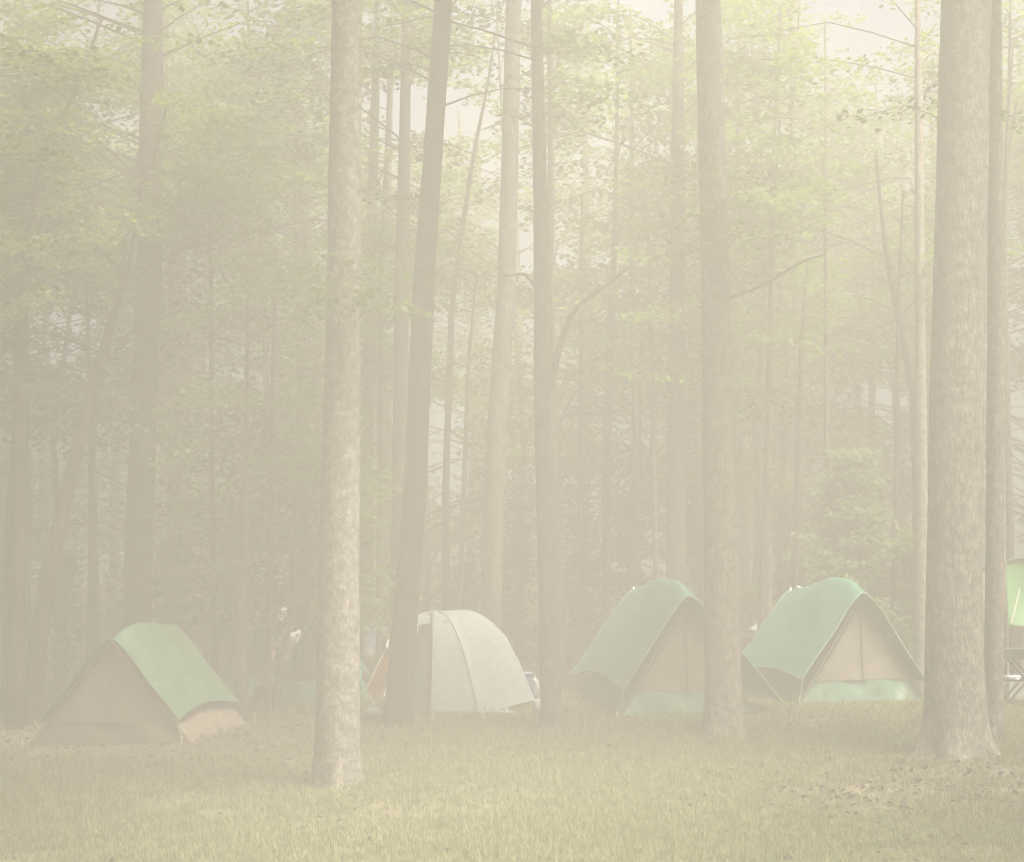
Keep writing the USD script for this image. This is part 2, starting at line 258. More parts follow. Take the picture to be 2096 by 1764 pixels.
def open_keep(C, rng):
    """Openings in the canopy, through which daylight reaches the ground: (x, y, radius, share of the foliage left)."""
    k = np.ones(len(C), bool)
    for (x, y, r, left) in OPEN:
        h = np.maximum(C[:, 2] - 3.0, 0) * 0.7; d = np.hypot(C[:, 0] - x - h * SUN_DIR[0] / SUN_DIR[2], C[:, 1] - y - h * SUN_DIR[1] / SUN_DIR[2])
        k &= ~((d < r) & (C[:, 2] > 6.2)) | (rng.random(len(C)) < left)
    return k
def trunk_mesh(P, R, n, rough, flare, seed, step):
    """A trunk along the points P with radii R: bark furrows, knobs, and roots that spread at the foot."""
    P, R = np.asarray(P, float), np.asarray(R, float); s = np.concatenate([[0], np.cumsum(np.linalg.norm(np.diff(P, axis=0), axis=1))])
    t = np.arange(0, s[-1], step); C = np.stack([np.interp(t, s, P[:, k]) for k in range(3)], -1)
    for _ in range(max(1, int(0.5 / step))):
        C[1:-1] = (C[:-2] + 2 * C[1:-1] + C[2:]) / 4
    r = np.interp(t, s, R); a = np.arange(n) / n * 2 * np.pi; A, Tt = np.meshgrid(a, t)
    q = np.stack([np.cos(A) * r[:, None] * 9, np.sin(A) * r[:, None] * 9, Tt * 1.6], -1)
    big = meshkit.fbm(q * [0.35, 0.35, 0.5], 2, seed) - 0.5
    fur = 1 - 2 * abs(meshkit.fbm(q * [2.6, 2.6, 1.1], 3, seed + 3) - 0.5); fine = meshkit.noise(q * [5, 5, 4], seed + 9) - 0.5
    roots = 1 + flare * np.exp(-Tt / 0.22) * (1 + 0.9 * np.cos(5 * A + seed + 0.7 * np.sin(2 * A))) * 0.6
    RR = r[:, None] * roots * (1 + 0.10 * big) + rough * (fur - 0.75) + 0.3 * rough * fine
    v = C[:, None] + np.stack([np.cos(A) * RR, np.sin(A) * RR, 0 * A], -1); k = len(t)
    i = np.arange(k - 1)[:, None] * n; j = np.arange(n)[None]; j2 = (j + 1) % n
    f = np.concatenate([np.stack([i + j, i + j2, i + n + j2], -1).reshape(-1, 3), np.stack([i + j, i + n + j2, i + n + j], -1).reshape(-1, 3)])
    v = np.vstack([v.reshape(-1, 3), C[-1]]); f = np.vstack([f, np.stack([np.full(n, len(v) - 1), (k - 1) * n + np.arange(n), (k - 1) * n + (np.arange(n) + 1) % n], -1)[:, [0, 1, 2]]])
    return trimesh.Trimesh(v, f, process=False)
def spray_leaves(C, R, az, droop, per, size, rng):
    n = len(C); k = np.repeat(np.arange(n), per); m = len(k)
    rr = np.sqrt(rng.random(m)); th = rng.uniform(0, 2 * np.pi, m); a, b = rr * np.cos(th), rr * np.sin(th)
    out = np.stack([np.cos(az), np.sin(az), 0 * az], -1)[k]; side = np.stack([-np.sin(az), np.cos(az), 0 * az], -1)[k]
    P = C[k] + out * (a * R[k] * 1.25)[:, None] + side * (b * R[k] * 0.75)[:, None]
    P[:, 2] += -droop[k] * (a + 0.5 * b * b) * R[k] + rng.normal(0, 0.10, m) * R[k] + 0.05 * np.sin(9 * a + 5 * b + k)
    return leaf_cards(P, size, rng, 0.55, az[k])
NTREE = [0]
def tree(name, label, Y, path, bark, leaf=None, sides=12, rough=0.006, flare=0.5, step=0.12, top=15.5, crown=(5.0, 15.0, 3.0), sprays=150, per=90, size=0.095, forks=(), extra=(), group=None, base_py=None, gaps=True, catg='tree', over=False):
    """path: (column, row, width) from the foot up, seen at distance Y; crown: (lowest, highest, radius) above the foot."""
    NTREE[0] += 1; seed = NTREE[0]; rng = np.random.default_rng(1000 + seed)
    P = [at(a, b, Y) for a, b, w in path]; R = [w / 2 / FOC * Y for a, b, w in path]
    foot = G3(P[0][0], P[0][1], -0.06); d = P[1] - P[0]
    P[0] = foot if base_py is None else P[0]
    t = thing(name, label, catg, P[0], group=group); o = P[0].copy()
    top = min(top, 14.0)
    if P[-1][2] < top:
        d = P[-1] - P[-2]; d /= np.linalg.norm(d); d = d * 0.6 + np.array([0, 0, 0.4]); k = (top - P[-1][2]) / max(d[2], 0.3)
        P.append(P[-1] + d * k); R.append(max(0.02, R[-1] * 0.4))
    P = np.array(P); R = np.array(R)
    obj('trunk', trunk_mesh(P - o, R, sides, rough, flare, seed, step), M[bark], t, smooth=True)
    zs = P[:, 2]; order = np.argsort(zs)
    def axis(z): return np.stack([np.interp(z, zs[order], P[order, 0]), np.interp(z, zs[order], P[order, 1]), z], -1)
    def rad(z): return np.interp(z, zs[order], R[order])
    for fk in forks:                                       # a limb: (start row on trunk, [(column, row, width, depth shift), ...])
        Q = [at(a, b, Y + dy) for a, b, w, dy in fk]; q = np.array([w / 2 / FOC * Y for a, b, w, dy in fk]); Q = np.array(Q)
        s = np.linspace(0, 1, 24); sp = np.linspace(0, 1, len(Q)); QQ = np.stack([np.interp(s, sp, Q[:, k]) for k in range(3)], -1)
        for _ in range(4): QQ[1:-1] = (QQ[:-2] + 2 * QQ[1:-1] + QQ[2:]) / 4
        obj('branch', tube(QQ - o, np.interp(s, sp, q), 8), M[bark], t, smooth=True)
    if not leaf: return t
    zl, zh, RC = crown; n = sprays; n = int(n * (1.3 if Y < 30.5 and Y > 24 and not over else 1)); zh = zh if over else min(zh, CZ + 0.27 * Y - foot[2] + (2.6 if Y < 33 else 1.2), P[-1][2] - foot[2] - 0.25); zl = min(zl, zh - 1.5)
    h = zl + (zh - zl) * rng.random(n) ** (0.85 if Y > 38 else 1.0); z = foot[2] + h; frac = (h - zl) / (zh - zl)
    Rz = RC * (0.55 + 0.9 * np.sin(np.pi * np.clip(frac * 0.85 + 0.12, 0, 1))) / 1.45; az = rng.uniform(0, 2 * np.pi, n)
    r = Rz * np.sqrt(rng.uniform(0.04, 1, n)); A = axis(z); C = A + np.stack([np.cos(az) * r, np.sin(az) * r, 0 * r], -1)
    C[:, 2] += -0.10 * r; C[:, 2] = np.minimum(C[:, 2], 13.7)
    k = gap_keep(C, rng) & clear_keep(C, rng) & open_keep(C, rng)
    k &= (C[:, 1] > 20.5) | (px_of(C)[1] < -90)
    C, az, A, z = C[k], az[k], A[k], z[k]; n = len(C)
    RS = rng.uniform(0.35, 0.75, n); dr = rng.uniform(0.05, 0.45, n)
    for (a, b, dy, rs, azs) in extra:                      # single leafy sprays that the picture shows
        C = np.vstack([C, at(a, b, Y + dy)]); az = np.append(az, azs); RS = np.append(RS, rs); dr = np.append(dr, 0.3); zz = C[-1][2] - 0.3; A = np.vstack([A, axis(zz)]); z = np.append(z, zz)
    n = len(C)
    if not n: return t
    lv, lf = spray_leaves(C, RS, az, dr, per, size, rng)
    # the limbs that carry the sprays
    tw = []
    for q in range(n):
        if q < n - len(extra) and rng.random() > 0.5: continue
        s0 = A[q] - [0, 0, min(0.25 * np.linalg.norm(C[q] - A[q]), 1.2)]; e = C[q] + np.array([math.cos(az[q]), math.sin(az[q]), -dr[q]]) * RS[q] * 0.9
        mid = lerp(s0, C[q], 0.55) + [0, 0, 0.12 * np.linalg.norm(C[q] - s0)] + rng.normal(0, 0.06, 3)
        ln = np.linalg.norm(e - s0); r0 = min(0.005 + 0.0042 * ln, 0.5 * float(rad(A[q][2])) + 0.003)
        tw.append(tube(np.array([s0, lerp(s0, mid, 0.5) + [0, 0, 0.03], mid, lerp(mid, C[q], 0.6), C[q], e]) - o, [r0, r0 * 0.85, r0 * 0.65, r0 * 0.45, r0 * 0.3, 0.003], 4, False))
    tag(obj('limbs', cat(tw), M['twig' if bark != 'bark_dark' else 'bark_dark'], t, smooth=True), kind='stuff')
    tag(obj('crown', (lv - o, lf), M[leaf], t), kind='stuff')
    return t

# the trunks one can follow, from the nearest
tree('pale_lichened_tree', 'thick pale tree with lichen patches rising left of the grey tent', 24.9, [(690, 1600, 92), (693, 1200, 84), (703, 600, 68), (710, 0, 61)], 'bark_pale', 'leaf_mid', 80, 0.013, 0.35, 0.035, 17, (9.5, 15, 4.4), 110,
     extra=[(760, 545, -0.3, 0.55, -0.3), (735, 600, -0.5, 0.5, 0.2), (680, 615, -0.5, 0.4, 2.8), (790, 620, 0.2, 0.4, 0.0)])
tree('large_rough_tree', 'largest rough barked tree with flared roots at right of the camp', 26.9, [(1955, 1550, 128), (1952, 1200, 113), (1963, 600, 107), (1978, 0, 104)], 'bark_grey', 'leaf_light', 90, 0.02, 0.55, 0.035, 17, (9.8, 15, 4.4), 110,
     extra=[(1850, 215, 0.4, 0.6, 3.0), (2070, 240, 0.3, 0.5, 0.2)])
tree('leaning_twin_trunk', 'slim trunk pressed against the right side of the largest rough tree', 28.2, [(2032, 1480, 40), (2036, 1200, 38), (2038, 600, 33), (2035, 0, 30)], 'bark_grey', 'leaf_light', 40, 0.012, 0.4, 0.06, 16.5, (10, 15, 2.6), 50)
tree('furrowed_tree', 'furrowed grey brown tree standing in front of the two teal tents', 28.65, [(1481, 1500, 78), (1477, 1200, 70), (1465, 600, 58), (1449, 0, 53)], 'bark_grey', 'leaf_light', 72, 0.014, 0.4, 0.04, 16.5, (9.2, 15, 4.2), 110,
     extra=[(1455, 400, -0.4, 0.6, 0.3), (1420, 440, -0.4, 0.6, 2.6), (1500, 360, -0.5, 0.55, 0.0), (1530, 470, -0.3, 0.6, 0.2), (1430, 500, -0.5, 0.5, 3.0), (1560, 820, 0.2, 0.5, 0.0)],
     forks=[[(1490, 610, 11, 0), (1560, 585, 8, -0.2), (1640, 535, 6, -0.3), (1690, 520, 4, -0.3)]])
tree('dark_leaning_tree', 'dark slender tree leaning right in front of the grey tent', 29.3, [(812, 1470, 56), (830, 1250, 51), (850, 1000, 47), (866, 600, 44), (908, 0, 36)], 'bark_dark', 'leaf_mid', 44, 0.01, 0.35, 0.06, 16, (7.5, 15, 3.0), 100,
     extra=[(800, 400, 0.0, 0.5, 0.0)])
tree('forked_tree', 'slim forked tree between the grey tent and the teal tents', 29.0, [(1130, 1490, 44), (1118, 1200, 32), (1110, 900, 30), (1113, 700, 40), (1106, 400, 30), (1097, 0, 22)], 'bark_mid', 'leaf_light', 40, 0.009, 0.45, 0.06, 15.5, (7.5, 14, 2.6), 80,
     forks=[[(1122, 800, 20, 0), (1150, 690, 13, 0), (1175, 630, 10, 0), (1240, 585, 8, 0.2), (1290, 545, 5, 0.3)], [(1105, 600, 8, 0), (1075, 560, 6, 0), (1030, 565, 4, 0.1)]])
tree('straight_dark_tree', 'narrow dark trunk just left of the dark leaning tree', 33, [(812, 1430, 34), (818, 1000, 32), (822, 560, 29), (828, 300, 24)], 'bark_dark', 'leaf_dark', 20, 0.006, 0.3, 0.1, 15.5, (5.5, 14, 2.8), 110)
tree('mid_grey_tree', 'upright grey trunk behind the right side of the grey tent', 33.2, [(1004, 1430, 46), (1006, 1200, 42), (1015, 900, 40), (1036, 600, 38), (1052, 0, 32)], 'bark_mid', 'leaf_mid', 32, 0.008, 0.3, 0.08, 16, (8, 15, 2.9), 90)
tree('rear_stem_tree', 'thin dark stem rising behind the slim forked tree', 33.6, [(1150, 1430, 22), (1140, 1100, 20), (1130, 850, 19), (1128, 600, 14)], 'bark_dark', 'leaf_mid', 16, 0.004, 0.3, 0.12, 13, (6, 12, 2.2), 60, forks=[[(1135, 900, 8, 0), (1160, 830, 6, 0), (1190, 790, 4, 0.2)]])
tree('sapling_trunk_tree', 'thin dark sapling straight behind the top of the grey tent', 36, [(914, 1420, 17), (912, 1000, 15), (925, 620, 12), (965, 340, 9), (1003, 150, 6)], 'bark_dark', 'leaf_light', 14, 0.003, 0.3, 0.12, 12.5, (6.5, 11, 1.8), 40)
tree('slim_grey_tree', 'slim dark trunk with side branches behind the nearer teal tent', 36, [(1240, 1410, 19), (1241, 1000, 17), (1247, 720, 19), (1256, 560, 12), (1262, 300, 8)], 'bark_dark', 'leaf_light', 16, 0.004, 0.3, 0.12, 13, (5.6, 12, 2.6), 85, forks=[[(1243, 850, 6, 0), (1180, 845, 4, 0.1), (1130, 870, 3, 0.3)], [(1250, 720, 8, 0), (1180, 760, 5, 0), (1140, 800, 3, 0.2)]])
tree('slender_pale_tree', 'slender pale trunk above the ridge of the nearer teal tent', 36.5, [(1305, 1410, 20), (1303, 1100, 18), (1300, 900, 15), (1295, 500, 11)], 'bark_pale', 'leaf_light', 16, 0.004, 0.3, 0.12, 13, (5.8, 12, 2.4), 85)
tree('two_tone_tree', 'trunk lit on its right side behind the nearer teal tent', 34.5, [(1383, 1420, 42), (1383, 1100, 40), (1384, 840, 37), (1388, 300, 28)], 'bark_mid', 'leaf_light', 32, 0.007, 0.3, 0.08, 15.5, (5.8, 14, 3.0), 130)
tree('broad_dark_tree', 'broad dark trunk behind the green fly of the leftmost tent', 33, [(278, 1430, 60), (284, 1100, 56), (296, 800, 54), (306, 500, 52), (312, 100, 46)], 'bark_dark', 'leaf_mid', 40, 0.01, 0.35, 0.08, 16, (6.5, 15, 3.6), 150)
tree('left_leaning_tree', 'dark tree leaning right behind the brown tent front', 31.5, [(62, 1430, 40), (80, 1300, 37), (112, 1120, 33), (150, 950, 29), (190, 790, 25), (222, 680, 18), (260, 560, 10)], 'bark_dark', 'leaf_mid', 24, 0.006, 0.3, 0.08, 9.5, (4.6, 8.5, 2.4), 60)
tree('left_thin_tree', 'thin dark trunk leaning slightly behind the leftmost tent', 34.5, [(188, 1430, 22), (190, 1100, 20), (188, 900, 17), (205, 760, 14), (235, 640, 8)], 'bark_dark', 'leaf_mid', 16, 0.004, 0.3, 0.12, 11, (4.5, 10, 2.4), 80)
tree('edge_curved_tree', 'dark curving tree near the upper left edge', 31, [(30, 1440, 34), (38, 1000, 30), (40, 700, 24), (55, 520, 21), (72, 400, 18), (100, 280, 13), (140, 220, 8)], 'bark_dark', 'leaf_mid', 24, 0.006, 0.3, 0.1, 11.5, (5.0, 11, 2.6), 90, forks=[[(60, 480, 9, 0), (100, 425, 6, 0), (190, 410, 4, 0.2)], [(70, 410, 8, 0), (30, 420, 6, -0.1), (-30, 440, 4, -0.2)]])
tree('curved_right_tree', 'dark bent trunk with a pale twin left of the largest rough tree', 35, [(1880, 1420, 30), (1882, 1000, 28), (1872, 800, 22), (1858, 730, 20), (1838, 640, 16), (1815, 520, 11), (1800, 400, 7)], 'bark_dark', 'leaf_light', 20, 0.005, 0.3, 0.1, 10.5, (5.2, 10, 2.4), 80)
tree('pale_right_tree', 'pale straight trunk close left of the largest rough tree', 33.5, [(1884, 1430, 26), (1886, 1000, 25), (1884, 700, 22), (1880, 200, 16)], 'bark_pale', 'leaf_light', 24, 0.005, 0.3, 0.1, 14.5, (7, 14, 2.6), 90)
tree('shade_thin_tree', 'thin dark trunk hugging the right edge of the pale lichened tree', 37, [(748, 1420, 30), (752, 1000, 27), (757, 600, 23), (768, 200, 18)], 'bark_dark', 'leaf_mid', 20, 0.005, 0.3, 0.1, 14.5, (6.5, 14, 2.6), 90)
tree('near_small_tree', 'pale spindly trunk at the back corner of the leftmost tent', 30.6, [(494, 1455, 30), (494, 1300, 25), (500, 1150, 20), (502, 950, 13), (505, 800, 8)], 'bark_mid', 'leaf_mid', 20, 0.006, 0.3, 0.08, 8.5, (3.0, 6.5, 1.9), 46)
tree('bare_stem_tree', 'crooked brown stem right of the leftmost tent', 31.4, [(560, 1455, 22), (575, 1360, 18), (590, 1290, 12), (598, 1180, 9), (605, 1000, 6)], 'bark_mid', 'leaf_mid', 16, 0.005, 0.3, 0.08, 6.5, (2.4, 5.0, 1.4), 30)
for k, (a, w, Yt, b0, nm) in enumerate([(552, 17, 37, 600, 'dark'), (628, 19, 38.5, 640, 'dark'), (606, 30, 37.5, 850, 'dark'), (1556, 15, 36.8, 860, 'mid'), (1571, 17, 37.4, 880, 'pale'), (1597, 16, 39, 700, 'mid'), (1640, 14, 40, 740, 'mid'), (1690, 15, 41, 720, 'mid'), (20, 28, 35, 900, 'dark'), (120, 18, 38, 900, 'dark'), (350, 20, 38, 800, 'dark'), (1062, 16, 40, 900, 'mid'), (2066, 16, 36, 500, 'mid')]):
    names = ['thin dark trunk in the shade left of the pale lichened tree, leftmost of three', 'thin dark trunk close left of the pale lichened tree', 'dark trunk in the deep shade behind the white capped person', 'thin grey trunk above the picnic table, left one of a close pair', 'thin pale trunk above the picnic table, right one of a close pair',
             'thin grey trunk between the two teal tents', 'thin grey trunk above the ridge of the farther teal tent', 'thin trunk above the young pine', 'dark trunk at the very left edge', 'dim trunk behind the brown tent front', 'dark trunk right behind the peak of the leftmost tent', 'thin trunk behind the upright grey trunk by the grey tent', 'slim trunk at the right edge beyond the bright green tarp']
    tree('woodland_tree', names[k], Yt, [(a, 1420, w * 1.15), (a + 2, 1100, w), (a + (k % 3 - 1) * 12, b0, w * 0.7), (a + (k % 5 - 2) * 18, b0 - 350, w * 0.4)], 'bark_' + nm, 'leaf_mid' if a < 1300 else 'leaf_light', 16, 0.004, 0.3, 0.12, 14, (4.2, 13, 2.8), 130, group='slim trees of the wood')
# the wood behind: every tree on its own, smaller and fainter with distance
r2 = np.random.default_rng(5); k = 0; spots = []
while len(spots) < 46:
    yy = r2.uniform(38.5, 54); xx = r2.uniform(-0.235, 0.235) * yy; u, v = px_of([xx, yy, 4.0]); u = float(u[0])
    if any(abs(u - g) < 26 for g in (905, 935, 1800, 2080)) or any(abs(u - s[2]) < 14 for s in spots): continue
    spots.append((xx, yy, u))
for k, (xx, yy, u) in enumerate(spots):
    w = r2.uniform(0.12, 0.30) / yy * FOC; ln = r2.normal(0, 14, 3); left = u < 1150
    tree('distant_tree', 'slim distant tree in the hazy background of the wood', yy, [(u, 1400, w * 1.1), (u + ln[0], 1100, w), (u + ln[0] + ln[1], 700, w * 0.75), (u + ln.sum(), 300, w * 0.45)], ['bark_mid', 'bark_mid', 'bark_dark' if left else 'bark_pale'][k % 3],
         ('leaf_mid' if k % 3 == 0 else 'leaf_light'), 10, 0.0, 0.2, 0.3, 15, (1.4 if left else 2.0, 13.2, 3.4), 135, 55, 0.12, group='distant trees of the wood')
# trees just outside the picture that shade the camp
for k, (xx, yy) in enumerate([(-8.3, 25.5), (-7.8, 30), (-9.5, 36), (9.6, 36.5), (10.6, 41), (11.6, 47), (12.5, 34)]):
    a, b = px_of([xx, yy, float(ground_z(xx, yy))])
    tree('edge_tree', 'tall tree just beyond the edge of the picture', yy, [(a[0], b[0], 70), (a[0], b[0] - 700, 55)], 'bark_mid', 'leaf_mid', 24, 0.008, 0.4, 0.15, 16, (4.5, 15, 3.8), 140, 60, 0.10, group='trees beyond the picture edge', gaps=False)

UNDER = [(1580, 34.4, 240, 720, 'light', 'leafy young tree filling the space between the furrowed tree and the young pine'), (1690, 35, 300, 720, 'light', 'bright leafy young tree above the young pine'), (1840, 34.6, 380, 800, 'light', 'bright leafy young tree left of the largest rough tree'),
    (1330, 33.5, 330, 760, 'light', 'yellow green young tree above the nearer teal tent'), (1190, 35, 400, 700, 'light', 'leafy young tree right of the slim forked tree'), (960, 33.5, 560, 900, 'light', 'thin leafy young tree above the grey tent'),
    (430, 32, 180, 560, 'light', 'bright leafy young tree in the upper left between broad dark and pale lichened trunks'), (560, 31, 480, 900, 'mid', 'leafy young tree left of the pale lichened tree'), (180, 33, 420, 900, 'mid', 'shaded young tree left of the broad dark trunk'), (620, 32.5, 900, 1260, 'light', 'low leafy young tree just left of the pale lichened tree'),
    (60, 32.5, 60, 420, 'light', 'leafy young tree in the upper left corner'), (1480, 34, 60, 420, 'light', 'leafy young tree crown behind the top of the furrowed tree'), (780, 34, 420, 760, 'mid', 'leafy young tree right of the pale lichened tree'), (2060, 33, 60, 520, 'light', 'leafy young tree at the upper right edge'), (430, 34.5, 950, 1230, 'mid', 'low shaded young tree behind the leftmost tent'),
    (1020, 36.5, 480, 900, 'light', 'thin leafy young tree between the upright grey trunk and the slim forked tree'), (1110, 38, 640, 1080, 'light', 'pale leafy young tree behind the slim forked tree'), (1440, 36.5, 430, 860, 'light', 'leafy young tree behind the middle of the furrowed tree'), (1640, 35.6, 520, 860, 'light', 'yellow green young tree in the gap right of the furrowed tree'), (1500, 36.5, 620, 980, 'light', 'leafy young tree above the picnic table'), (1310, 38, 620, 1050, 'light', 'pale leafy young tree behind the slender pale trunk')]
for k, (a, Yt, r0, r1, lf, nm) in enumerate(UNDER):
    bz = float(ground_z(*at(a, 1400, Yt)[:2])); zt = at(a, r0, Yt)[2] - bz; zb = at(a, r1, Yt)[2] - bz; b0 = px_of([at(a, 1400, Yt)[0], Yt, bz])[1][0]; dx = (k * 37 % 60) - 30
    tree('young_tree', nm, Yt, [(a + dx, b0, 13), (a + dx * 0.4, 1000, 11), (a, (r0 + r1) / 2, 8), (a - dx * 0.5, r0 + 30, 3)], 'bark_mid' if k % 2 else 'bark_dark', 'leaf_' + lf, 10, 0.002, 0.2, 0.2, bz + zt, (zb, zt, 1.35 if r1 - r0 > 300 else 1.0), 75 if r1 - r0 > 300 else 40, 85, 0.095, group='young trees among the trunks')

# the tall trees among which the camera stands, their crowns reaching over the clearing
for k, (xx, yy, rc) in enumerate([(-6.3, 17, 5.9), (6.6, 18.5, 3.6), (-4.2, 9.5, 5.2), (4.6, 11, 5.2), (-3.6, 2.5, 5), (3.4, 3.5, 5), (-7.4, 21.5, 5), (7.8, 24, 5)]):
    b = G3(xx, yy); q = [px_of([xx + 0.02 * yy * i, yy, b[2] + i])[j][0] for i in (0, 4) for j in (0, 1)]
    tree('edge_tree', 'tall tree just beyond the edge of the picture', yy, [(q[0], q[1], 0.5 / yy * FOC), (q[2], q[3], 0.42 / yy * FOC)], 'bark_mid', 'leaf_mid', 20, 0.008, 0.4, 0.2, 13.6, (8.8, 11.6, rc), 140, 42, 0.15, group='trees beyond the picture edge', gaps=False, over=True)

# young pine and low brush
def bush(name, label, cx, base, Yb, wpx, toppx, leaf, n, per, size, catg, seed):
    rng = np.random.default_rng(seed); f = at(cx, base, Yb); f = G3(f[0], f[1], -0.03); h = at(cx, toppx, Yb)[2] - f[2]; rw = wpx / 2 / FOC * Yb
    t = thing(name, label, catg, f); fr = rng.random(n) ** 0.8; az = rng.uniform(0, 2 * np.pi, n)
    R = rw * np.clip(1.05 - fr ** 1.3, 0.06, 1) * rng.uniform(0.25, 1.0, n) * (1 + 0.2 * np.sin(3 * az + 4 * fr)); C = np.stack([np.cos(az) * R, np.sin(az) * R, h * (0.06 + 0.92 * fr)], -1)
    obj('stem', tube([[0, 0, 0], [0.02, 0, h * 0.5], [0, 0.01, h * 0.97]], [0.012 + 0.012 * h, 0.01 + 0.006 * h, 0.004], 8), M['twig'], t, smooth=True)
    tw = [tube([[0, 0, max(0.02, c[2] - 0.3 * np.hypot(c[0], c[1]))], c * [0.6, 0.6, 1], c * [1.1, 1.1, 1]], [0.008, 0.006, 0.003], 4, False) for c in C[::2]]
    tag(obj('twigs', cat(tw), M['twig'], t), kind='stuff')
    rs = rng.uniform(0.10, 0.20, n) * min(1.6, 0.7 + h * 0.3); lv, lf = spray_leaves(C, rs, az, rng.uniform(-0.6, 0.3, n), per, size, rng)
    tag(obj('foliage', (lv, lf), M[leaf], t), kind='stuff')
bush('young_pine', 'soft pale green young pine rising behind the farther teal tent', 1745, 1420, 34.9, 320, 920, 'needle', 430, 60, 0.08, 'tree', 1)
bush('understory_shrub', 'light green shrub behind the gap between the pale lichened tree and dark trunk', 790, 1425, 36, 120, 1180, 'leaf_light', 70, 40, 0.07, 'shrub', 2)
bush('understory_shrub', 'light green shrub behind the apex of the grey tent', 955, 1420, 35.2, 170, 1150, 'leaf_light', 110, 40, 0.075, 'shrub', 3)
bush('understory_shrub', 'dim leafy shrub behind the white capped person', 590, 1420, 36.5, 130, 1210, 'leaf_mid', 80, 40, 0.07, 'shrub', 4)
bush('understory_shrub', 'small leafy shrub left of the picnic table behind the furrowed tree', 1535, 1415, 36.2, 90, 1200, 'leaf_light', 50, 40, 0.07, 'shrub', 5)
bush('understory_shrub', 'bushy bright shrub just left of the largest rough tree', 1868, 1425, 34.5, 100, 1090, 'leaf_light', 90, 45, 0.07, 'shrub', 6)

for k, (a, Yt, wd, tp, lf, nm) in enumerate([(1190, 37.5, 150, 1060, 'light', 'leafy shrub behind the left end of the nearer teal tent'), (1285, 39, 130, 1010, 'light', 'pale tall shrub above the back of the nearer teal tent'), (1430, 38, 150, 980, 'light', 'leafy shrub behind the left side of the furrowed tree'), (1610, 39, 150, 1020, 'light', 'leafy shrub between the picnic table and the young pine'),
    (1060, 38.5, 130, 1090, 'light', 'leafy shrub between the grey tent and the slim forked tree'), (690, 38, 170, 1080, 'mid', 'shrub hidden partly behind the pale lichened tree'), (470, 37, 150, 1090, 'mid', 'dim shrub behind the back corner of the leftmost tent'), (350, 38.5, 130, 1120, 'mid', 'dim shrub just right of the broad dark trunk'), (130, 37, 160, 1130, 'mid', 'dim shrub behind the brown front of the leftmost tent')]):
    bush('understory_shrub', nm, a, 1420, Yt, wd, tp, 'leaf_' + lf, 95, 34, 0.085, 'shrub', 20 + k)

